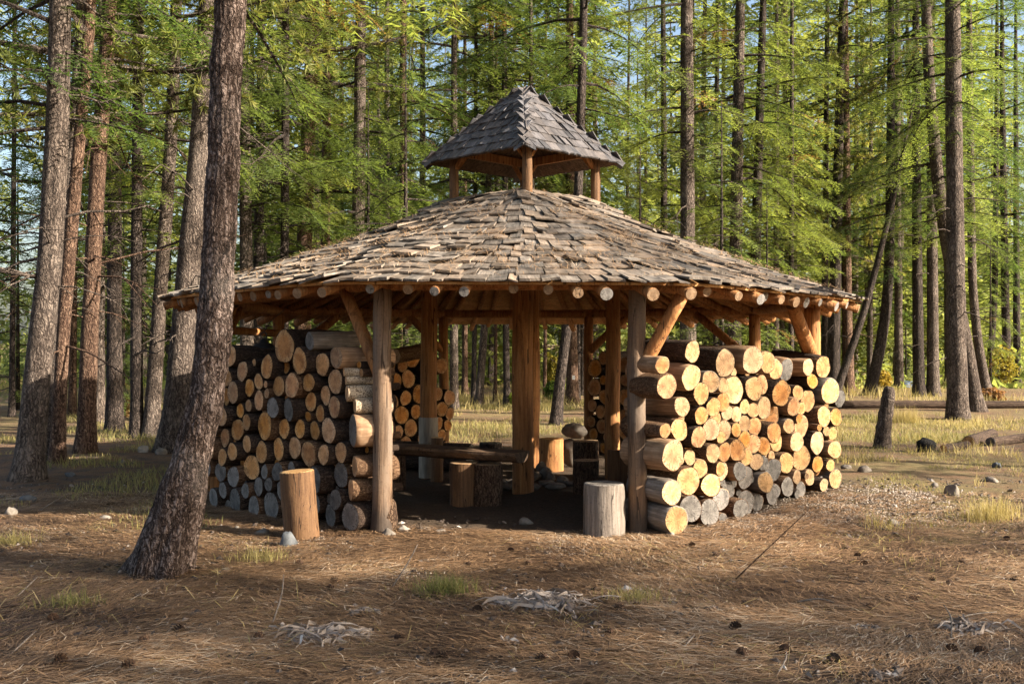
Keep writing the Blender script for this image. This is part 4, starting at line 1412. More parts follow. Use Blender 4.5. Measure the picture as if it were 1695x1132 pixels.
tube_obj('trunk', [(0, 0, -.05), (.02, 0, .2), (.06, 0, .5), (.10, 0, .80), (.125, .0, .90)], [.14, .11, .1, .09, .045], M['bark_grey'], e, 24, .13, 14, 3, 6)

# ------------------------------------------------------------------ conifers
def fir_arrays(seed, H, z0, nb, Lmax, leaf=.10, seg=.05, step=.10, limb=True, top_coarse=True, bw=.29, clump=True):
    rg = np.random.default_rng(seed)
    tv, tt, lim = [], [], []
    for i in range(nb):
        u = (i + rg.random()) / nb
        z = z0 + (H - z0) * u ** 1.2
        rel = (z - z0) / (H - z0)
        L = Lmax * ((1 - rel) ** .75 * .95 + .08) * rg.uniform(.55, 1.2) * (.7 + .3 * min(1, rel * 7))
        az = i * 2.39996 + rg.normal() * .45
        out = np.array([math.cos(az), math.sin(az), 0]); side = np.array([-math.sin(az), math.cos(az), 0])
        if clump and vn(np.array([[z * .55, math.cos(az) * 1.1, math.sin(az) * 1.1]]), 1.0, seed)[0] < -.22: L *= rg.choice([.25, .5])
        a = rg.uniform(-.25, .25); b = rg.uniform(-.5, -.05)
        k = 1 + (max(0, (z - 11) / 5) if top_coarse else 0)
        st, sg, lf = step * k, seg * k, leaf * k
        n = max(int(L * .85 / st), 3)
        t = np.linspace(.16 + .15 * rg.random(), 1, n)
        bz = L * (a * t + b * t * t)
        ax = out[None] * (L * t)[:, None]; ax[:, 2] = z + bz
        axd = out[None] + np.zeros((n, 3)); axd[:, 2] = a + 2 * b * t
        axd /= np.linalg.norm(axd, axis=1)[:, None]
        btint = rg.uniform(0, .45)
        if rg.random() < .05: btint = 0.75
        if limb:
            lt = np.linspace(0, 1, 5)
            lp = out[None] * (L * lt)[:, None]; lp[:, 2] = z + L * (a * lt + b * lt * lt)
            lim.append(tube_arr(lp, np.linspace(.010 + .010 * L, .004, 5), 4, 0, 1, 0, False))
        for sgn in (-1, 1):
            l = (.50 * L * (1 - t) ** .7 + .14) * rg.uniform(.55, 1.2, n)
            ang = rg.uniform(.75, 1.15, n)
            d = axd * np.cos(ang)[:, None] + side[None] * (sgn * np.sin(ang))[:, None]
            d[:, 2] += rg.uniform(-.6, .1, n)
            d /= np.linalg.norm(d, axis=1)[:, None]
            K = int(l.max() / sg) + 1
            ttint = btint + rg.uniform(0, .35, n)
            for kk in range(K):
                mk = l > kk * sg
                if not mk.any(): break
                m = int(mk.sum())
                p = ax[mk] + d[mk] * (kk * sg) + rg.normal(0, .006, (m, 3))
                p[:, 2] -= .25 * (kk * sg) ** 2 / np.maximum(l[mk], .1)
                dd = d[mk]
                pr = np.cross(dd, [0, 0, 1.0]); pr /= np.linalg.norm(pr, axis=1)[:, None] + 1e-9
                for s2 in (-1, 1):
                    w = pr * s2 + np.array([0, 0, 1]) * rg.uniform(-.45, .55, m)[:, None]
                    tip = p + dd * lf * rg.uniform(.5, .9, m)[:, None] + w * lf * rg.uniform(.5, .85, m)[:, None]
                    tri = np.stack([p - dd * lf * bw * .4, tip, p + dd * lf * bw * .6], 1)
                    tv.append(tri.reshape(-1, 3))
                    tt.append(np.repeat(np.clip(ttint[mk] + .22 * kk / K, 0, .9 if btint < .7 else 1), 3))
    return np.vstack(tv), np.concatenate(tt), lim


def pine_arrays(seed, H, z0, nb, Lmax, tuft=18, nl=.17, limb=True):
    rg = np.random.default_rng(seed)
    tv, tt, lim = [], [], []
    for i in range(nb):
        u = (i + rg.random()) / nb
        z = z0 + (H - z0) * u
        rel = (z - z0) / (H - z0)
        L = Lmax * ((1 - rel) ** .6 * .9 + .12) * rg.uniform(.5, 1.2)
        az = i * 2.39996 + rg.normal() * .5
        out = np.array([math.cos(az), math.sin(az), 0]); side = np.array([-math.sin(az), math.cos(az), 0])
        a = rg.uniform(-.25, .2); b = rg.uniform(-.1, .35)
        lt = np.linspace(0, 1, 6)
        lp = out[None] * (L * lt)[:, None]; lp[:, 2] = z + L * (a * lt + b * lt * lt)
        lp[:, :2] += side[:2] * (rg.normal(0, .06) * np.sin(lt * 5))[:, None]
        if limb: lim.append(tube_arr(lp, np.linspace(.015 + .013 * L, .006, 6), 4, 0, 1, 0, False))
        nt = int(8 + 11 * L)
        t = rg.beta(2.2, 1.1, nt)
        c = out[None] * (L * t)[:, None]; c[:, 2] = z + L * (a * t + b * t * t)
        offs = rg.normal(0, 1, (nt, 3)) * np.array([.17, .17, .10]) * (.6 + .3 * L)
        c2 = c + offs
        btint = rg.uniform(0, .35)
        for k in range(nt):
            if limb and rg.random() < .6: lim.append(tube_arr(np.array([c[k], (c[k] + c2[k]) / 2 + [0, 0, -.01], c2[k]]), np.array([.006, .005, .004]), 3, 0, 1, 0, False))
            dirs = rg.normal(size=(tuft, 3)); dirs += (offs[k] + out * .1) / (np.linalg.norm(offs[k]) + .1) * 1.0
            dirs /= np.linalg.norm(dirs, axis=1)[:, None]
            w = np.cross(dirs, rg.normal(size=3)); w /= np.linalg.norm(w, axis=1)[:, None] + 1e-9
            ll = nl * rg.uniform(.7, 1.2, tuft)[:, None]
            tri = np.stack([c2[k] + dirs * .01 - w * .013, c2[k] + dirs * .01 + w * .013, c2[k] + dirs * ll], 1)
            tv.append(tri.reshape(-1, 3)); tt.append(np.repeat(np.clip(btint + rg.uniform(0, .5, tuft), 0, .9), 3))
    return np.vstack(tv), np.concatenate(tt), lim


def crown_mesh(name, arr, mat, bark):
    V, tint, lim = arr
    nt = len(V) // 3
    T = np.arange(len(V)).reshape(-1, 3)
    Q = np.zeros((0, 4), int)
    if lim:
        LV, LQ, LT = join_arr(lim)
        Q = LQ + len(V)
        V = np.vstack([V, LV]); tint = np.concatenate([tint, np.zeros(len(LV))])
    return mesh_np(name, V, [T, Q], [mat, bark], False, [0] * nt + [1] * len(Q), tint)


CROWN = {
    'F1': crown_mesh('crown_fir_low', fir_arrays(1, 17, 2.5, 70, 2.6), M['fir'], M['bark_dark']),
    'F2': crown_mesh('crown_fir_mid', fir_arrays(2, 18, 3.9, 68, 2.5), M['fir'], M['bark_dark']),
    'F3': crown_mesh('crown_fir_high', fir_arrays(3, 20, 5.4, 64, 2.4), M['fir'], M['bark_dark']),
    'F4': crown_mesh('crown_fir_slim', fir_arrays(4, 19, 3.1, 68, 1.9), M['fir'], M['bark_dark']),
    'P1': crown_mesh('crown_pine', pine_arrays(5, 19, 4.2, 60, 2.5), M['pine'], M['bark_grey']),
    'P2': crown_mesh('crown_pine_high', pine_arrays(6, 22, 6.5, 60, 2.8), M['pine'], M['bark_grey']),
    'Y1': crown_mesh('crown_young', fir_arrays(7, 6.5, .5, 60, 1.5, .09, .045, .085), M['fir'], M['bark_dark']),
}
CH_ = {'F1': 17, 'F2': 18, 'F3': 20, 'F4': 19, 'P1': 19, 'P2': 22, 'Y1': 6.5}
tr = random.Random(31)


def tree(pts, wpx, bark, crown, label, d=None, group='conifers around the clearing', dead=10, dz=(1.2, 7.0), seed=None, H=None, flare=.55, seg=16, hi=False, cs=1.0, name='conifer', widths=None):
    """pts: trunk centre line in photo pixels from the base up (d: depth in metres)"""
    if d is None: d = dep(pts[0][1])
    seed = tr.randrange(10 ** 6) if seed is None else seed
    rg = np.random.default_rng(seed)
    W = [np.array(wpt(px, py, d)) for px, py in pts]
    bx, by = W[0][0], d
    W[0][2] = gz1(bx, by) - .08
    r0 = wpx / 2 * d / FPX
    Hc = (H or CH_.get(crown, 16)) * cs
    # go on upwards past the frame
    dv = W[-1] - W[-2]; dv = dv / dv[2]
    dv[:2] *= .6; dv[0] = np.clip(dv[0], -.12, .12)
    z = W[-1][2]
    top = list(W)
    for zz in np.linspace(z + .8, max(Hc, z + 2), 5):
        top.append(top[-1] + dv * (zz - top[-1][2])); dv[:2] *= .75
    P = np.array(top)
    zrel = (P[:, 2] - P[0, 2])
    if widths is None:
        rad = r0 * np.interp(zrel, [0, 2.0, Hc * .5, Hc], [1.12, 1.0, .72, .10])
    else:
        wr = [w / 2 * d / FPX for w in widths]
        rad = np.concatenate([wr, np.linspace(wr[-1], .03, len(P) - len(wr) + 1)[1:]])
    # denser low down, with a root flare
    tpar = np.arange(len(P)); n2 = 260 if hi else 34
    tz = np.concatenate([np.linspace(0, .12, 6, endpoint=False), np.linspace(.12, 1, n2)]) ** 1.0
    zt = P[0, 2] + (P[-1, 2] - P[0, 2]) * tz ** 1.3
    PX = np.stack([np.interp(zt, P[:, 2], P[:, k]) for k in range(3)], -1)
    for _ in range(30 if hi else 3 if len(pts) > 2 else 0):
        PX[1:-1] = (PX[:-2] + PX[2:] + 2 * PX[1:-1]) / 4
    RR = np.interp(zt, P[:, 2], rad)
    RR = RR * (1 + flare * np.exp(-(zt - zt[0]) / (.16 + r0 * .5))) if widths is None else RR
    e = empty(name, (bx, by, 0))
    tag(e, label, 'tree', group)
    o3 = np.array([bx, by, 0])
    parts = [tube_arr(PX - o3, RR, 110 if hi else seg, .10 if hi else .06, 6 if hi else 5, seed % 97, True)]
    if hi:
        V, Q, T = parts[0]
        m = len(PX) * 110
        cc = np.repeat(PX - o3, 110, axis=0)
        rv = V[:m] - cc; rl = np.linalg.norm(rv, axis=1)[:, None]; rv = rv / (rl + 1e-9)
        th_ = np.tile(np.linspace(0, 2 * math.pi, 110, endpoint=False), len(PX))
        zz = cc[:, 2]
        lobes = np.maximum(np.cos(3 * th_ + .6) * .6 + np.cos(5 * th_ + 2) * .6, -.1) * np.exp(-np.clip(zz, 0, 9) / .15) * .10
        q1 = V[:m] * np.array([34, 34, 11]); q2 = V[:m] * np.array([70, 70, 26])
        rid = (1 - np.abs(vn(q1, 1.0, 3)) * 2) * .009 + (1 - np.abs(vn(q2, 1.0, 4)) * 2) * .005 + vn(V[:m] * np.array([12, 12, 5]), 1.0, 9) * .008
        V[:m] = V[:m] + rv * (lobes + rid)[:, None]
        parts[0] = (V, Q, T)
    # bare broken limbs on the lower trunk
    for k in range(dead):
        zz = rg.uniform(*dz)
        if zz > Hc * .7: continue
        c = np.array([np.interp(zz, PX[:, 2], PX[:, q]) for q in range(3)]) - o3
        az = rg.uniform(0, 6.283); L = rg.uniform(.25, 1.5) * (1 if rg.random() < .7 else 1.5)
        o_ = np.array([math.cos(az), math.sin(az), rg.uniform(-.4, .25)])
        s_ = np.array([-math.sin(az), math.cos(az), 0])
        lp = [c, c + o_ * L * .35 + [0, 0, .03], c + o_ * L * .7 + s_ * rg.normal(0, .08) + [0, 0, -.03 * L], c + o_ * L + s_ * rg.normal(0, .15) + [0, 0, rg.normal(-.12, .1) * L]]
        r_b = rg.uniform(.007, .016)
        parts.append(tube_arr(np.array(lp), np.array([r_b * 1.3, r_b, r_b * .7, .003]), 5, 0, 1, 0, False))
        for q in range(rg.integers(1, 5)):
            f = rg.uniform(.3, .95)
            b0 = np.array([np.interp(f * 3, [0, 1, 2, 3], [x[m] for x in lp]) for m in range(3)])
            dd = o_ * rg.uniform(.2, .7) + s_ * rg.choice([-1, 1]) * rg.uniform(.3, .9) + np.array([0, 0, rg.normal(-.25, .3)])
            parts.append(tube_arr(np.array([b0, b0 + dd * L * .18, b0 + dd * L * .38 + [0, 0, -.03]]), np.array([r_b * .6, .004, .002]), 4, 0, 1, 0, False))
    V, Q, T = join_arr(parts)
    obj('trunk', mesh_np('trunk', V, [Q, T], M[bark], True), e)
    if crown:
        c = obj('crown', CROWN[crown], e)
        zc = CH_[crown] * cs * .35
        xo = np.interp(zc, PX[:, 2], PX[:, 0]) - bx
        c.rotation_euler = (0, math.atan2(xo, zc), tr.uniform(0, 6.28))
        # spin first about the trunk, then lean with it
        c.rotation_mode = 'XYZ'
        c.matrix_local = Matrix.Rotation(math.atan2(xo, zc), 4, 'Y') @ Matrix.Rotation(rg.uniform(0, 6.28), 4, 'Z') @ Matrix.Scale(cs * rg.uniform(.95, 1.08), 4)
    return e


# the curved foreground trunk
FW = [(260, 957), (263, 915), (274, 864), (299, 808), (331, 762), (343, 728), (348, 657), (353, 568), (361, 480), (363, 400), (368, 300), (375, 150), (382, 0)]
FWW = [98, 84, 78, 76, 61, 56, 54, 52, 51, 50, 49, 48, 47]
tree(FW, 56, 'bark_fore', 'F2', 'nearest thick trunk bending at its base in front of the shelter', d=7.05, dead=3, dz=(3.2, 6.0), hi=True, widths=FWW, seed=5, cs=1.05)

T = tree
T([(46, 795), (64, 600), (80, 480), (95, 250), (101, 0)], 40, 'bark_grey', 'F2', 'thick grey trunk standing farthest left', dead=22, seed=11, dz=(2, 6))
T([(80, 763), (92, 600), (103, 480), (122, 250), (135, 60)], 22, 'bark_grey', 'F3', 'grey trunk touching the reddish one on the left', dead=8, seed=12)
T([(95, 765), (102, 600), (110, 480), (130, 250), (148, 60)], 21, 'bark_red', 'P1', 'slim reddish trunk on the left close behind the thick grey one', dead=10, d=13.5, seed=13)
T([(142, 750), (147, 600), (152, 480), (164, 250), (180, 60)], 27, 'bark_red', 'P1', 'sunlit reddish trunk third along from the left edge', dead=26, seed=14, dz=(1.8, 7))
T([(190, 713), (190, 480), (191, 200)], 24, 'bark_dark', 'F2', 'dark straight trunk behind the sunlit reddish one', seed=15)
T([(227, 725), (226, 480), (228, 200)], 19, 'bark_dark', 'F4', 'dark slim trunk left of two pale leaning trunks', seed=16)
T([(250, 725), (258, 600), (266, 480), (283, 250)], 23, 'bark_grey', 'F2', 'grey slightly leaning trunk left of the big leaning one', seed=17)
T([(284, 746), (300, 600), (310, 480), (330, 280), (345, 60)], 40, 'bark_grey', 'P2', 'big pale leaning trunk just left of the nearest trunk', dead=30, seed=18)
T([(165, 700), (166, 480), (168, 200)], 16, 'bark_grey', 'F1', 'thin trunk between reddish and dark straight trunks', seed=19)
T([(20, 690), (22, 480), (24, 200)], 9, 'bark_dark', 'F1', 'thin far trunk at the left edge', seed=20)
T([(120, 690), (122, 480), (130, 150)], 12, 'bark_red', 'P1', 'thin far reddish trunk behind the left group', seed=21)
T([(500, 690), (502, 480), (512, 200), (520, 0)], 27, 'bark_red', 'P2', 'sunlit thick trunk rising behind the left roof slope', seed=22, dead=34, dz=(2.5, 9))
T([(536, 680), (538, 480), (541, 200)], 17, 'bark_red', 'F3', 'slim sunlit trunk right of the thick one above left roof slope', seed=23, dead=26, dz=(2.5, 9))
T([(470, 700), (471, 480), (473, 200)], 15, 'bark_dark', 'F1', 'dark slim trunk left of the sunlit pair above left roof slope', seed=24, dead=26, dz=(2, 8))
T([(425, 690), (428, 480), (432, 200)], 18, 'bark_dark', 'F2', 'dark trunk just right of the nearest trunk', seed=25, dead=34, dz=(2, 8))
T([(410, 700), (409, 480), (405, 200)], 22, 'bark_grey', 'F2', 'grey trunk seen over the left stack behind the hanging dome', seed=26)
T([(590, 690), (592, 480), (596, 200)], 24, 'bark_grey', 'F1', 'grey trunk seen over the left stack beside the entrance post', seed=27)
T([(668, 684), (668, 480), (668, 200)], 14, 'bark_red', 'F4', 'reddish trunk behind the back left stack', seed=28)
T([(752, 677), (752, 560), (752, 200)], 13, 'bark_grey', 'F2', 'leftmost grey trunk framed inside the shelter', seed=29)
T([(784, 670), (786, 560), (788, 200)], 8, 'bark_dark', 'F4', 'thin dark trunk touching a pale one inside the shelter view', seed=30)
T([(793, 671), (798, 600), (803, 540), (812, 200)], 12, 'bark_grey', 'F2', 'pale leaning trunk right of thin dark one inside the shelter view', seed=31)
T([(840, 672), (838, 560), (836, 200)], 10.5, 'bark_dark', 'F3', 'dark straight trunk just left of the thick centre post', seed=32)
T([(820, 664), (821, 560), (822, 200)], 6, 'bark_red', 'P1', 'thin sunlit far trunk left of the centre post', seed=33)
T([(890, 672), (887, 600), (884, 540), (880, 200)], 8.5, 'bark_grey', 'F3', 'slim grey trunk just right of the thick centre post', seed=34)
T([(920, 703), (926, 640), (939, 546), (955, 400), (965, 100)], 16.5, 'bark_dark', 'F3', 'dark leaning trunk nearest behind the shelter', seed=35)
tagged = T([(947, 667), (948, 600), (946, 540), (944, 200)], 18, 'bark_red', 'F2', 'sunlit trunk with small white tag behind the dark leaning trunk', seed=36)
T([(958, 665), (958, 560), (958, 200)], 6, 'bark_dark', 'F4', 'thin dark trunk right of the white tagged one', seed=37)
T([(902, 660), (903, 560), (904, 200)], 6, 'bark_red', 'P1', 'thin far sunlit trunk between centre post and leaning trunk', seed=38)
d_ = dep(667) - .32
tg = obj('tag', None)
bpy.data.objects.remove(tg)
V, Q, T3 = box_arr((0, 0, 0), (1, 0, 0), (0, 1, 0), (0, 0, 1), .07, .01, .10)
tg = obj('tag', mesh_np('tag', V, Q, M['tag'], False), tagged)
tg.location = (.03, -.27, 1.55 - (625 - CY) * d_ / FPX)
# right side
T([(1366, 648), (1366, 480), (1368, 200), (1370, 0)], 11, 'bark_dark', 'F3', 'slim dark trunk left of the tall straight one right of the roof', seed=41)
T([(1379, 650), (1383, 480), (1390, 200), (1396, 0)], 20, 'bark_dark', 'F3', 'tall straight dark trunk beside the right roof corner', seed=42, dead=16)
T([(1405, 650), (1402, 480), (1400, 200)], 17, 'bark_red', 'P1', 'sunlit reddish trunk right of the tall straight dark one', seed=43)
T([(1380, 655), (1433, 510), (1480, 330), (1535, 59), (1548, 0)], 12, 'bark_dark', None, 'thin dead trunk leaning far over to the right', seed=44, d=29, H=10, dead=8)
T([(1438, 655), (1452, 600), (1468, 520), (1473, 420), (1475, 180)], 17, 'bark_dark', 'F2', 'dark trunk curving out at its base in the right clearing', seed=45)
T([(1489, 643), (1487, 480), (1486, 200)], 13, 'bark_grey', 'F4', 'thin grey trunk just right of the curved dark one', seed=46)
T([(1522, 657), (1519, 480), (1517, 230), (1516, 0)], 17, 'bark_dark', 'F2', 'dark straight trunk, left of two close together in the right clearing', seed=47)
T([(1545, 657), (1544, 480), (1542, 200), (1538, 0)], 18, 'bark_grey', 'F3', 'grey-brown straight trunk, right of two close together', seed=48)
T([(1586, 694), (1583, 500), (1580, 250), (1577, 0)], 30, 'bark_grey', 'F3', 'thickest trunk on the right with a flared base', seed=49, dead=20, dz=(2, 8), flare=.35)
T([(1618, 681), (1598, 560), (1580, 480), (1552, 300), (1538, 130)], 22, 'bark_grey', 'F2', 'trunk leaning left behind the thickest right trunk', seed=50)
T([(1634, 652), (1618, 560), (1610, 480), (1606, 200)], 14, 'bark_grey', 'F3', 'slim trunk rising right of the thickest right trunk', seed=51)
T([(1637, 641), (1642, 560), (1647, 500), (1650, 200)], 10, 'bark_dark', 'F4', 'thin dark leaning trunk near the right edge', seed=52)
T([(1661, 641), (1667, 580), (1664, 480), (1660, 200)], 13, 'bark_dark', 'F2', 'dark gently curved trunk near the right edge', seed=53)
T([(1684, 634), (1683, 480), (1682, 200)], 11, 'bark_dark', 'F4', 'last thin dark trunk at the right edge', seed=54)
T([(1140, 690), (1139, 480), (1138, 200), (1137, 0)], 26, 'bark_grey', 'F3', 'thick trunk rising behind the roof right of the cupola', seed=55, dead=14, dz=(3, 9))
T([(1215, 676), (1217, 480), (1222, 200), (1226, 0)], 23, 'bark_grey', 'F2', 'trunk behind right roof slope, left of a close pair', seed=56, dead=14, dz=(3, 9))
T([(1246, 672), (1250, 480), (1256, 250), (1264, 0)], 18, 'bark_dark', 'F1', 'trunk behind right roof slope, right of a close pair', seed=57)
T([(1310, 660), (1310, 480), (1311, 200)], 9, 'bark_dark', 'F4', 'thin dark trunk over the right end of the roof', seed=58)
T([(1100, 665), (1100, 480), (1099, 150), (1098, 0)], 13, 'bark_dark', 'F1', 'thin trunk between cupola and thick trunk on the right', seed=59)
T([(965, 655), (966, 300), (967, 100)], 11, 'bark_dark', 'F1', 'thin trunk rising behind the cupola', seed=60)
T([(700, 660), (700, 480), (700, 100)], 13, 'bark_grey', 'F1', 'grey trunk rising left of the cupola', seed=61)
T([(1185, 655), (1186, 300), (1188, 100)], 9, 'bark_dark', 'F2', 'thin trunk between the thick trunk and the close pair', seed=62)
T([(1285, 655), (1285, 480), (1286, 200)], 10, 'bark_grey', 'F1', 'slim trunk seen over the right stack', seed=63)
T([(640, 652), (640, 480), (641, 100)], 12, 'bark_grey', 'F2', 'grey trunk behind left roof slope near the cupola', seed=64)
T([(1440, 640), (1441, 480), (1442, 200)], 9, 'bark_grey', 'F1', 'thin far trunk behind the curved dark one', seed=65)
T([(1570, 640), (1568, 480), (1566, 200)], 10, 'bark_grey', 'F1', 'thin far trunk just left of the thickest right trunk', seed=66)
T([(770, 655), (770, 480), (770, 100)], 9, 'bark_red', 'F1', 'thin far trunk seen between the two posts inside the shelter', seed=67)

# young firs and low growth
def young(px, py, d, h, label, seed):
    x = (px - CX) * d / FPX
    e = empty('young_fir', (x, d, 0)); tag(e, label, 'tree', 'young firs')
    s = h / 6.5
    tube_obj('trunk', [(0, 0, -.05), (0, 0, h * .5), (0, 0, h)], [.05 * s + .01, .03 * s + .005, .005], M['bark_dark'], e, 8)
    c = obj('crown', CROWN['Y1'], e); c.scale = (s, s, s); c.rotation_euler.z = seed


young(1195, 0, 19.5, 6.2, 'bright green young fir close behind the right roof slope', 1)
young(1270, 0, 23, 5.0, 'young fir behind the right end of the roof slope', 2)
young(610, 0, 20, 6.5, 'yellow-green young fir behind the left roof slope', 3)
young(672, 0, 19.5, 7.4, 'tall young fir close behind the left side of the cupola', 4)
young(30, 0, 24, 6.0, 'young fir behind the leftmost trunk', 5)
young(205, 0, 21, 4.5, 'young fir behind the left trunks', 6)
young(930, 0, 36, 3.0, 'small young fir far behind the centre post', 7)
young(1500, 0, 40, 4.5, 'young fir far back in the right clearing', 8)
young(1060, 0, 24, 6.5, 'young fir behind the roof right of the cupola', 9)
young(440, 0, 23, 6.0, 'young fir behind the roof right of the nearest trunk', 10)
young(1640, 0, 34, 5.5, 'young fir far back near the right edge', 11)


def shrub(px, py, w, h, mat, label, seed, name='shrub'):
    d = dep(py); x = (px - CX) * d / FPX
    W, Hh = w * d / FPX, h * d / FPX
    rg = np.random.default_rng(seed)
    e = empty(name, (x, d, 0)); tag(e, label, 'shrub', 'low shrubs')
    n = 1600
    c = rg.normal(size=(n, 3)); c /= np.linalg.norm(c, axis=1)[:, None]; c *= rg.uniform(.35, 1, n)[:, None] ** .6
    c = c * np.array([W / 2, W / 2 * .8, Hh / 2]) * (1 + .35 * vn(c, 2.2, seed))[:, None] + np.array([0, 0, Hh / 2])
    c[:, 2] = np.maximum(c[:, 2], .03)
    s = .05
    a = rg.normal(size=(n, 3)); a /= np.linalg.norm(a, axis=1)[:, None]
    b = np.cross(a, rg.normal(size=(n, 3))); b /= np.linalg.norm(b, axis=1)[:, None]
    V = np.stack([c - a * s, c + b * s * .6, c + a * s, c - b * s * .6], 1).reshape(-1, 3)
    obj('foliage', mesh_np('foliage', V, np.arange(4 * n).reshape(-1, 4), M[mat], False, tint=np.repeat(rg.uniform(0, .9, n), 4)), e)
    st = [tube_arr(np.array([[0, 0, 0], [rg.normal(0, W * .1), rg.normal(0, W * .1), Hh * .5], [rg.normal(0, W * .25), rg.normal(0, W * .25), Hh * .9]]), np.array([.015, .01, .004]), 5, 0, 1, 0, False) for _ in range(7)]
    V, Q, T3 = join_arr(st)
    obj('stem', mesh_np('stem', V, [Q], M['bark_dark'], True), e)


shrub(1655, 642, 60, 70, 'shrub_yellow', 'yellow autumn shrub near the right edge', 1)
shrub(1460, 648, 34, 34, 'shrub_yellow', 'small yellow shrub behind the curved dark trunk', 2)
shrub(915, 664, 26, 34, 'shrub_green', 'fresh green shrub behind the centre post', 3)
shrub(916, 655, 24, 70, 'shrub_yellow', 'golden shrub left of the white tagged trunk', 4)
shrub(205, 690, 22, 34, 'shrub_rust', 'rusty fern clump behind the left trunks', 5)
shrub(845, 672, 16, 22, 'shrub_green', 'small green bush at the foot of the dark straight trunk', 6)
shrub(1640, 665, 44, 22, 'shrub_rust', 'rusty low brush beside the slim right trunk', 7)

# far forest reads as one mass: one object
fg = np.random.default_rng(77)
FARV = [fir_arrays(50 + k, 21, 0.8 + .8 * k, 62, 3.1, leaf=.36, seg=.19, step=.28, limb=False, top_coarse=False, bw=.5) for k in range(3)] + [pine_arrays(60, 22, 5, 34, 2.8, tuft=6, nl=.32, limb=False)]
bv, bt, tk = [], [], []
cnt = 0
while cnt < 150:
    d = fg.choice([fg.uniform(38, 52), fg.uniform(58, 72), fg.uniform(78, 92)])
    x = fg.uniform(-.60, .56) * d
    ang = x / d
    if -.50 < ang < -.40 and fg.random() < .85: continue    # a gap of sky at the left
    V, tt, _ = FARV[fg.integers(0, 4)]
    s = fg.uniform(.85, 1.3)
    c, sn = math.cos(cnt * 2.1), math.sin(cnt * 2.1)
    RM = np.array([[c, -sn, 0], [sn, c, 0], [0, 0, 1]])
    bv.append(V @ RM.T * s + np.array([x, d, 0])); bt.append(np.clip(tt + fg.uniform(-.12, .12), 0, .92))
    r = fg.uniform(.07, .15)
    tk.append(tube_arr(np.array([[x, d, -.3], [x + fg.normal(0, .2), d, 8], [x + fg.normal(0, .3), d, 20 * s]]), np.array([r * 1.2, r * .8, .03]), 7, 0, 1, 0, False))
    cnt += 1
# low brush between the far trunks
nb_ = 48000
d = fg.uniform(34, 85, nb_); x = fg.uniform(-.65, .75, nb_) * d
P = np.stack([x, d, 0 * x], -1)
hmax = .25 + 4.2 * np.clip(vn(P, .22, 3) + .3, 0, 1) ** 1.4
z = fg.uniform(0, 1, nb_) ** 1.3 * hmax
c = np.stack([x, d, z], -1)
a = fg.normal(size=(nb_, 3)); a /= np.linalg.norm(a, axis=1)[:, None]
b2 = np.cross(a, fg.normal(size=(nb_, 3))); b2 /= np.linalg.norm(b2, axis=1)[:, None]
s = fg.uniform(.08, .24, nb_)[:, None]
bv.append(np.stack([c - a * s, c + b2 * s * .8, c + a * s], 1).reshape(-1, 3)); bt.append(np.repeat(fg.uniform(.1, .93, nb_), 3))
FV = np.vstack(bv); FT = np.concatenate(bt)
TV, TQ, TT_ = join_arr(tk)
nt = len(FV) // 3
far = obj('distant_forest', mesh_np('distant_forest', np.vstack([FV, TV]), [np.arange(len(FV)).reshape(-1, 3), TQ + len(FV)], [M['far'], M['bark_grey']], False, [0] * nt + [1] * len(TQ), np.concatenate([FT, np.zeros(len(TV))])))
tag(far, 'far sunlit conifer wood closing off the background', None, None, 'stuff')

# trees standing right of the frame: they throw the shade over the foreground
SHADE = [(13.5, 1.2, 'F1', 1.0), (19.0, -2.0, 'F2', 1.0), (16.0, -4.5, 'F2', .95), (27, -6.5, 'F1', 1.1), (11.5, -3.0, 'F2', .8), (9.5, -1.0, 'F4', .7),
         (34, -2.0, 'P2', .95), (40, 3, 'P2', 1.0), (15, -1.2, 'F1', .9), (17.5, -.4, 'F2', 1.0), (22, -3.0, 'F1', 1.1), (25, -4.5, 'F1', 1.1), (12.5, -5.5, 'F1', .9), (14.5, 10.2, 'P1', 1.0)]
for k, (x, y, cr, s) in enumerate(SHADE):
    tree([(0, 900), (0, 800), (0, 0)], 24, 'bark_grey', cr, 'out-of-view conifer right of the clearing, ' + ORD[k] + ' of the shading row', d=20, group='conifers out of view', dead=4, cs=s, seed=300 + k)
    e = [o for o in col.objects if o.parent is None and o.name.startswith('conifer')][-1]
    e.location = (x, y, 0)
    for ch in e.children:
        if ch.name.startswith('trunk'):
            pass

# blue tent far away between the right trunks
d0 = dep(642)
e = empty('tent', ((1504 - CX) * d0 / FPX, d0, 0)); tag(e, 'small blue tarp tent far back between the right trunks', 'tent')
V = np.array([(-.24, -.3, 0), (.24, -.3, 0), (.2, -.3, .16), (0, -.3, .24), (-.2, -.3, .16), (-.24, .5, 0), (.24, .5, 0), (.2, .5, .16), (0, .5, .24), (-.2, .5, .16)]) * 1.0
obj('tarp', mesh_np('tarp', V, [np.array([[1, 6, 7, 2], [2, 7, 8, 3], [3, 8, 9, 4], [4, 9, 5, 0]]), np.array([[0, 1, 2], [0, 2, 4], [2, 3, 4], [6, 5, 7], [5, 9, 7], [7, 9, 8]])], M['tarp'], False), e)

# ------------------------------------------------------------------ ground cover
og = np.random.default_rng(8)
EP = EAVE[:, :2]


def in_shelter(x, y, grow=-.35):
    r = np.hypot((x - .05) / (3.55 + grow), (y - 12.0) / (3.75 + grow))
    return r < 1


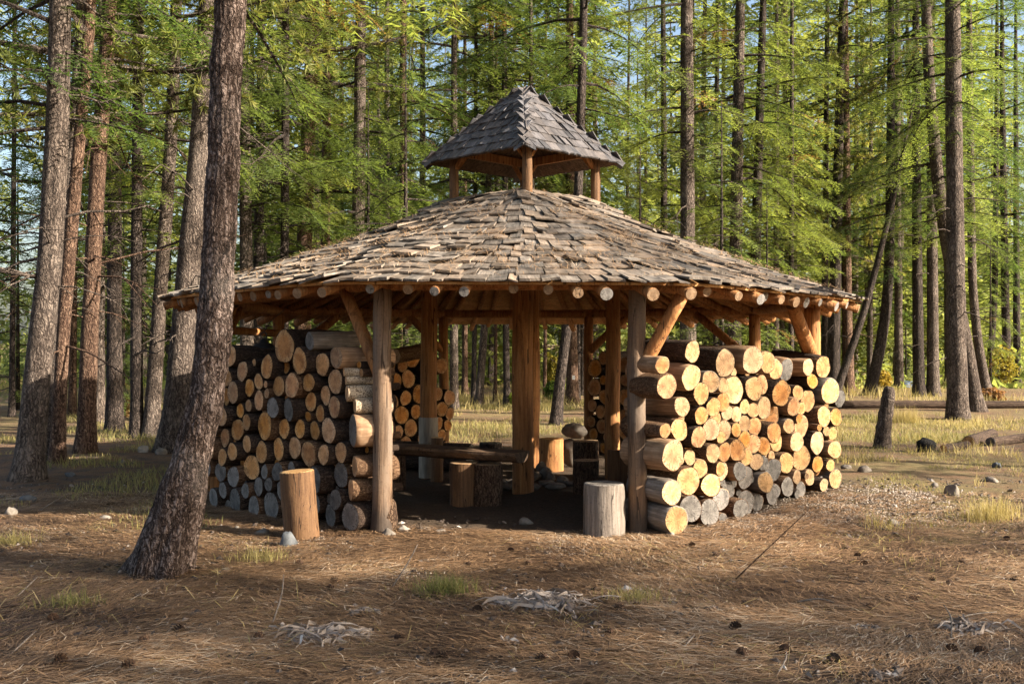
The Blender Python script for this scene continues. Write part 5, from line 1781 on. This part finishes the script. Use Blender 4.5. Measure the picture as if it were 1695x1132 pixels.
# needles
N = 220000
d = 3.2 + 7.5 * og.random(N * 2) ** 1.15
x = og.uniform(-.56, .56, N * 2) * d * 1.08
P = np.stack([x, d, 0 * x], -1)
dens = .55 + .6 * vn(P, .8, 31) + .35 * vn(P, 3, 32)
mk = (og.random(N * 2) < dens) & ~in_shelter(x, d)
mk &= ~((x > 2.6) & (d > 8) & (og.random(N * 2) < .6))
x, d = x[mk][:N], d[mk][:N]
n = len(x)
flow = vn(np.stack([x, d, 0 * x], -1), .9, 33) * 1.3 + og.normal(0, .55, n)
L = og.uniform(.05, .17, n)
dx, dy = np.cos(flow), np.sin(flow)
tilt = og.normal(0.02, .09, n)
z = gz(x, d) + .012 + np.abs(og.normal(0, .009, n)) + .006 * vn(np.stack([x, d, 0 * x], -1), 9, 11)
dirv = np.stack([dx, dy, tilt], -1)
sd = np.stack([-dy, dx, 0 * dx], -1)
w = (.0013 + .00018 * d)[:, None]
c = np.stack([x, d, z], -1)
bend = og.normal(0, .15, n)[:, None] * L[:, None]
A0 = c - dirv * L[:, None] / 2; A1 = c + sd * bend + np.array([0, 0, .004]); A2 = c + dirv * L[:, None] / 2
V = np.stack([A0 - sd * w, A0 + sd * w, A1 + sd * w, A1 - sd * w, A2 + sd * w * .4, A2 - sd * w * .4], 1).reshape(-1, 3)
b = np.arange(n)[:, None] * 6
Q = np.vstack([b + np.array([[0, 1, 2, 3]]), b + np.array([[3, 2, 4, 5]])])
tn = np.clip(.42 + .4 * vn(np.stack([x, d, 0 * x], -1), 1.6, 34) + og.normal(0, .3, n), 0, 1)
o = obj('needle_litter', mesh_np('needle_litter', V, Q, M['needle'], False, tint=np.repeat(tn, 6)))
tag(o, 'brown pine needles strewn over the ground', None, None, 'stuff')


# grass
def blades(x, y, h, wdt, tint, lean=.5):
    n = len(x)
    az = og.uniform(0, 6.283, n)
    ln = np.abs(og.normal(0, 1, n)) * lean + np.maximum(lean - 1, 0) * .6
    z = gz(x, y) - .005
    base = np.stack([x, y, z], -1)
    up = np.stack([np.cos(az) * ln, np.sin(az) * ln, np.ones(n)], -1)
    up /= np.linalg.norm(up, axis=1)[:, None]
    sa = og.uniform(0, 6.283, n)
    sd = np.stack([np.cos(sa), np.sin(sa), 0 * sa], -1)
    m = base + up * (h * .55)[:, None]
    droop = np.stack([np.cos(az) * ln * h * .5, np.sin(az) * ln * h * .5, -ln * h * .18], -1)
    tip = base + up * h[:, None] + droop
    w = wdt[:, None]
    V = np.stack([base - sd * w, base + sd * w, m + sd * w * .75, m - sd * w * .75, tip], 1).reshape(-1, 3)
    b = np.arange(n)[:, None] * 5
    return V, b + np.array([[0, 1, 2, 3]]), b + np.array([[3, 2, 4]]), np.repeat(tint, 5)


gxs, gys, ghs, gts, gls = [], [], [], [], []


def sow(n, xr, yr, hr, thr, sc, tint, seedn, cond=None, lean=.5):
    x = og.uniform(*xr, n); y = og.uniform(*yr, n)
    P = np.stack([x, y, 0 * x], -1)
    f = vn(P, sc, seedn) + .5 * vn(P, sc * 3.1, seedn + 1)
    mk = (f > thr) & ~in_shelter(x, y, .25)
    # keep clear of the stacks
    mk &= ~((x > 1.1) & (x < 3.7) & (y < 11.4) & (y > 8.3) & ((x - 1.3) * 1.05 < (y - 8.35)))
    mk &= ~((x < -1.0) & (x > -3.2) & (y < 11) & ((-x - 1.2) * .78 < (y - 8.5)))
    mk &= (np.abs(x) < .56 * y + 1.5)
    if cond is not None: mk &= cond(x, y)
    x, y, f = x[mk], y[mk], f[mk]
    gxs.append(x); gys.append(y); gls.append(np.full(len(x), lean))
    ghs.append(og.uniform(hr[0], hr[1], len(x)) * np.clip(.6 + f, .4, 1.4))
    gts.append(np.clip(og.normal(tint, .18, len(x)) - .15 * vn(np.stack([x, y, 0 * x], -1), .7, 61), 0, 1))


sow(60000, (2.6, 14), (7.0, 21), (.025, .09), .1, .8, .42, 41, None, .9)
sow(24000, (2.8, 9), (8.6, 15), (.05, .18), .62, 1.3, .7, 43)
sow(20000, (2.8, 12), (12.5, 21), (.05, .16), .45, 1.0, .65, 63)
sow(70000, (-9, 9), (16.2, 30), (.05, .16), .1, .5, .4, 44)
sow(50000, (-20, 24), (23, 40), (.1, .32), 0.1, .4, .65, 45)
sow(26000, (-9, -1.6), (8.6, 17), (.04, .13), .1, .8, .35, 46)
sow(22000, (-7, 7), (3.2, 8.4), (.02, .08), .3, 1.3, .6, 47, None, 1.6)
sow(9000, (-7, 7), (3.2, 9), (.10, .3), .1, 2.2, .85, 49, None, 3.5)
x, y, h, tn, gl = map(np.concatenate, (gxs, gys, ghs, gts, gls))
V, Q, T3, tint = blades(x, y, h, .0014 + .00016 * y, tn, gl)
o = obj('grass', mesh_np('grass', V, [Q, T3], M['grass'], False, tint=tint))
tag(o, 'dry golden and green grass growing over the clearing', None, None, 'stuff')


# single tufts one can point at
def tuft(px, py, n, h, tint, label, seed, spread=.09):
    d = dep(py); x0 = (px - CX) * d / FPX
    rg = np.random.default_rng(seed)
    V, Q, T3, t2 = blades(x0 + rg.normal(0, spread, n), d + rg.normal(0, spread * .7, n), rg.uniform(h * .5, h, n), np.full(n, .0022), np.clip(rg.normal(tint, .12, n), 0, 1), .6)
    o = obj('grass_tuft', mesh_np('grass_tuft', V - np.array([x0, d, 0]), [Q, T3], M['grass'], False, tint=t2), None, (x0, d, 0))
    tag(o, label, 'grass tuft', 'grass tufts')


tuft(740, 985, 420, .17, .12, 'green grass tuft in front of the shelter entrance', 1)
tuft(122, 1005, 220, .13, .2, 'small green grass tuft at the lower left', 2)
tuft(1050, 1000, 220, .14, .45, 'thin grass tuft right of the large dried rosette', 3)
tuft(430, 930, 260, .16, .5, 'pale grass tuft right of the curved trunk', 4, .1)
tuft(1640, 860, 500, .26, .7, 'golden grass clump near the right edge', 5, .13)
tuft(1500, 700, 500, .4, .7, 'golden grass clump left of the thickest right trunk', 6, .15)
tuft(25, 905, 260, .16, .5, 'pale grass tuft at the left edge', 7, .09)

# gravel in front of the entrance and along the right stack
N = 18000
x = np.concatenate([og.normal(.1, 1.2, N // 3), og.uniform(1.1, 4.2, N // 2), og.normal(-.5, 1.4, N // 6)])
y = np.concatenate([og.normal(8.2, .22, N // 3), 8.25 + (x[N // 3:N // 3 + N // 2] - 1.2) * .75 + og.normal(0, .55, N // 2), og.normal(7.6, .6, N // 6)])
gm_ = (y < 8.45) | (x > 1.3)
x, y = x[gm_], y[gm_]
n = len(x)
s = og.uniform(.005, .013, n) * (1 + .3 * (og.random(n) < .06))
oc = np.array([[1, 0, 0], [-1, 0, 0], [0, 1, 0], [0, -1, 0], [0, 0, .7], [0, 0, -.7]])
of = np.array([[0, 2, 4], [2, 1, 4], [1, 3, 4], [3, 0, 4], [2, 0, 5], [1, 2, 5], [3, 1, 5], [0, 3, 5]])
V = oc[None] * s[:, None, None] * og.uniform(.6, 1.3, (n, 6, 1))
ca, sa = np.cos(og.uniform(0, 6.28, n)), np.sin(og.uniform(0, 6.28, n))
V = V + np.stack([x, y, gz(x, y) + .008 + .012 * vn(np.stack([x, y, 0 * x], -1), 9, 11)], -1)[:, None, :]
F = (np.arange(n)[:, None, None] * 6 + of[None]).reshape(-1, 3)
o = obj('gravel', mesh_np('gravel', V.reshape(-1, 3), F, M['gravel'], False, tint=np.repeat(np.clip(og.normal(.5, .25, n), 0, 1), 6)))
tag(o, 'small pale gravel scattered before the entrance and right stack', None, None, 'stuff')

# bark chips, crumbs and scraps on the forest floor
N = 16000
d = 3.3 + 8.5 * og.random(N) ** 1.2
x = og.uniform(-.58, .58, N) * d
P = np.stack([x, d, 0 * x], -1)
mk = (vn(P, 1.4, 71) + .6 * vn(P, 5, 72) > -.1) & ~((np.abs(x) < 3.3) & (d > 9.2))
x, d = x[mk], d[mk]; n = len(x)
sz = og.gamma(2.0, .0055, n)[:, None] + .003
c = np.stack([x, d, gz(x, d) + .018 + .012 * vn(np.stack([x, d, 0 * x], -1), 9, 11)], -1)
az = og.uniform(0, 6.28, n)
u = np.stack([np.cos(az), np.sin(az), og.normal(0, .3, n)], -1); v2 = np.stack([-np.sin(az), np.cos(az), og.normal(0, .3, n)], -1) * og.uniform(.35, .9, n)[:, None]
up = np.array([0, 0, 1.0])
V = np.stack([c - u * sz, c - v2 * sz, c + u * sz * .8, c + v2 * sz, c + up * sz * .5], 1).reshape(-1, 3)
bI = np.arange(n)[:, None] * 5
F = np.vstack([bI + np.array([[0, 1, 4]]), bI + np.array([[1, 2, 4]]), bI + np.array([[2, 3, 4]]), bI + np.array([[3, 0, 4]])])
tnt = np.where(og.random(n) < .16, og.uniform(.8, 1, n), og.uniform(0, .3, n))
o = obj('bark_chips', mesh_np('bark_chips', V, F, M['chips'], False, tint=np.repeat(tnt, 5)))
tag(o, 'dark bark crumbs and pale chips scattered over the forest floor', None, None, 'stuff')

# pine cones
cone_parts = []
for k in range(5):
    rg = np.random.default_rng(500 + k)
    parts = [tube_arr(np.array([[0, 0, -.035], [0, 0, -.02], [0, 0, .01], [0, 0, .038]]), np.array([.008, .017, .018, .004]), 8)]
    for q in range(42):
        t = q / 41
        z = -.03 + .062 * t
        az = q * 2.4
        r = .026 * math.sin(math.pi * (.22 + .7 * t)) + .006
        o_ = np.array([math.cos(az), math.sin(az), 0]); s_ = np.array([-math.sin(az), math.cos(az), 0])
        p0 = np.array([0, 0, z]) + o_ * .008
        V4 = np.array([p0 - s_ * .004, p0 + s_ * .004, p0 + o_ * r + s_ * .008 + [0, 0, .008], p0 + o_ * r - s_ * .008 + [0, 0, .008]])
        parts.append((V4, np.array([[0, 1, 2, 3]]), np.zeros((0, 3), int)))
    V, Q, T3 = join_arr(parts)
    cone_parts.append(mesh_np('pine_cone', V, [Q, T3], M['cone'], False))
CONES = [(1431, 938, 1), (1421, 927, 1), (1404, 912, 1), (1592, 936, 1), (1545, 965, 1), (1573, 970, 1), (1512, 998, 1.1), (1217, 1047, 1.3), (1230, 1090, 1.3), (1575, 1080, 1.2), (1625, 1085, 1.3), (1440, 1010, 1), (1028, 1015, 1.3), (1008, 1055, 1.2), (950, 1097, 1.2), (735, 1097, 1.2), (720, 1095, 1.1), (897, 1100, 1.2), (791, 1018, 1.2), (846, 915, 1), (776, 937, 1), (875, 935, 1), (297, 1052, 1.3), (215, 1115, 1.3), (240, 1072, 1.2), (100, 1105, 1.3), (430, 1065, 1.2), (555, 965, 1.1), (497, 938, 1.1), (1145, 905, 1), (1185, 923, 1), (660, 1065, 1.2), (1300, 1085, 1.2), (1380, 1100, 1.3), (88, 1030, 1.2), (548, 978, 1), (1667, 900, 1), (1680, 968, 1.1)]
cr_ = random.Random(2)
LMK = [(897, 1003, 'large dried rosette'), (530, 1062, 'pale leaf heap left of centre'), (1605, 1045, 'lower right leaf heap'), (262, 950, 'curved trunk'), (1000, 888, 'grey stump seat'), (1440, 1045, 'white leaf scraps on the right'), (1180, 1012, 'pale leaf scrap right of centre'), (848, 1070, 'curled white leaf scrap'), (740, 985, 'green grass tuft'), (1290, 880, 'far end of right stack'), (45, 1112, 'dark stick at bottom left')]
rk, cone_list = {}, []
for k, (px, py, s) in enumerate(CONES):
    d0 = dep(py); x0 = (px - CX) * d0 / FPX
    o = obj('pine_cone', cone_parts[k % 5])
    o.location = (x0, d0, gz1(x0, d0) + .024)
    o.rotation_euler = (R(cr_.uniform(60, 120)), cr_.uniform(0, 1), cr_.uniform(0, 6.28))
    o.scale = (s * .66,) * 3
    best = min(LMK, key=lambda m: (m[0] - px) ** 2 + ((m[1] - py) * 1.6) ** 2)
    rk[best[2]] = rk.get(best[2], 0) + 1
    sidew = 'left' if px < best[0] - 12 else 'right' if px > best[0] + 12 else 'in front'
    cone_list.append((o, best[2], math.hypot(px - best[0], py - best[1])))


for lm in set(c[1] for c in cone_list):
    for k, (o, _, _d) in enumerate(sorted([c for c in cone_list if c[1] == lm], key=lambda c: c[2])):
        tag(o, 'dark open pine cone, ' + (ORD[k] + ' nearest' if k else 'nearest of all') + ' to the ' + lm, 'pine cone', 'pine cones in the needle litter')


# dried rosettes of dead leaves
def rosette(px, py, rad, label, seed, n=70, lying=0.0):
    d = dep(py); x0 = (px - CX) * d / FPX
    rg = np.random.default_rng(seed)
    vs_, qs_, ts_, b = [], [], [], 0
    for k in range(n):
        az = rg.uniform(0, 6.283)
        L = rad * rg.uniform(.5, 1.1)
        el = rg.uniform(.05, .7)
        org = np.array([rg.normal(0, rad * .24), rg.normal(0, rad * .16), 0])
        o_ = np.array([math.cos(az), math.sin(az) * .75, 0]); s_ = np.array([-math.sin(az), math.cos(az), 0])
        wl = rg.uniform(.0025, .006) if rg.random() < .65 else rg.uniform(.007, .016)
        m = 7
        tw = rg.uniform(-1, 1) * 4
        for q in range(m):
            t = q / (m - 1)
            c = org + o_ * L * .75 * t + np.array([0, 0, .015 + L * (el * t - (el + .08) * t ** 2.2) + .006 * math.sin(q * 2 + k)]) + s_ * L * .25 * math.sin(t * 3 + k * 1.7) + rg.normal(0, .006, 3)
            w = wl * (math.sin(math.pi * (.12 + .85 * t)) * .7 + .3) * (1.8 if t > .7 and rg.random() < .4 else 1)
            a = tw * t
            sv = s_ * math.cos(a) + np.array([0, 0, 1]) * math.sin(a)
            vs_ += [c - sv * w, c + sv * w]
        for q in range(m - 1):
            qs_.append([b + 2 * q, b + 2 * q + 1, b + 2 * q + 3, b + 2 * q + 2])
        ts_ += [rg.uniform(0, 1)] * (2 * m)
        b += 2 * m
    o = obj('dried_plant', mesh_np('dried_plant', np.array(vs_), np.array(qs_), M['dry'], False, tint=np.array(ts_)), None, (x0, d, gz1(x0, d)))
    tag(o, label, 'dead plant', 'dried plants on the ground')


rosette(897, 1005, .36, 'large dried grey rosette of curled leaves in the foreground', 1, 190)
rosette(535, 1062, .32, 'dried pale leaf heap at the lower left of centre', 2, 170)
rosette(600, 1020, .13, 'small dried leaf clump right of the pale leaf heap', 3, 40)
rosette(1605, 1045, .26, 'dried grey leaf heap at the lower right', 4, 90)
rosette(848, 1070, .08, 'tiny curled white leaf scrap below the large rosette', 5, 26)
rosette(1440, 1045, .09, 'small white leaf scraps left of the lower right heap', 6, 24)
rosette(1180, 1012, .06, 'small pale leaf scrap in the right foreground', 7, 20)
rosette(1455, 1125, .09, 'pale leaf scraps at the bottom edge on the right', 8, 26)

# twigs
STICKS = [((1218, 962), (1345, 838), .10, 'long thin dry stalk slanting up beside the right stack', .25),
          ((1545, 1040), (1650, 1030), .02, 'pale stick lying over the lower right leaf heap', .04), ((1575, 1062), (1562, 1000), .03, 'short pale twig standing from the leaf heap', .2),
          ((1130, 1078), (1150, 1062), .01, 'small pale wood chip in the right foreground', .02), ((1285, 1125), (1302, 1098), .01, 'forked white twig near the bottom edge', .04),
          ((10, 1095), (60, 1060), .02, 'pale stick at the lower left corner', .03), ((45, 1112), (148, 1113), .02, 'dark stick lying at the bottom left', .03),
          ((30, 990), (62, 968), .02, 'white twig at the left in the litter', .03), ((62, 850), (118, 815), .02, 'thin pale stalk leaning left of the curved trunk', .22),
          ((1320, 1000), (1382, 1008), .02, 'thin dark twig in the right foreground', .02), ((450, 1040), (470, 950), .02, 'fine upright stalk left of the tan stump', .3), ((650, 975), (692, 900), .02, 'fine slanting stalk before the left entrance post', .2)]
for k, (p1, p2, _r, lab, lift) in enumerate(STICKS):
    a = dep(p1[1]); b = dep(p2[1]) if lift < .1 else a + .1
    A0 = np.array([(p1[0] - CX) * a / FPX, a, .015])
    if lift < .1:
        B0 = np.array([(p2[0] - CX) * b / FPX, b, .02 + lift])
    else:
        B0 = np.array(wpt(p2[0], p2[1], b))
    mid = (A0 + B0) / 2 + np.array([.02, 0, .02])
    o = tube_obj('twig', [A0 - A0, mid - A0, B0 - A0], [.004 + .002 * (k % 3 == 0), .0045, .002], M['stump_grey'] if k not in (0, 6) else M['bark_log'], None, 6, 0, 1, 0, 4)
    o.location = A0
    tag(o, lab, 'twig', 'twigs on the ground')
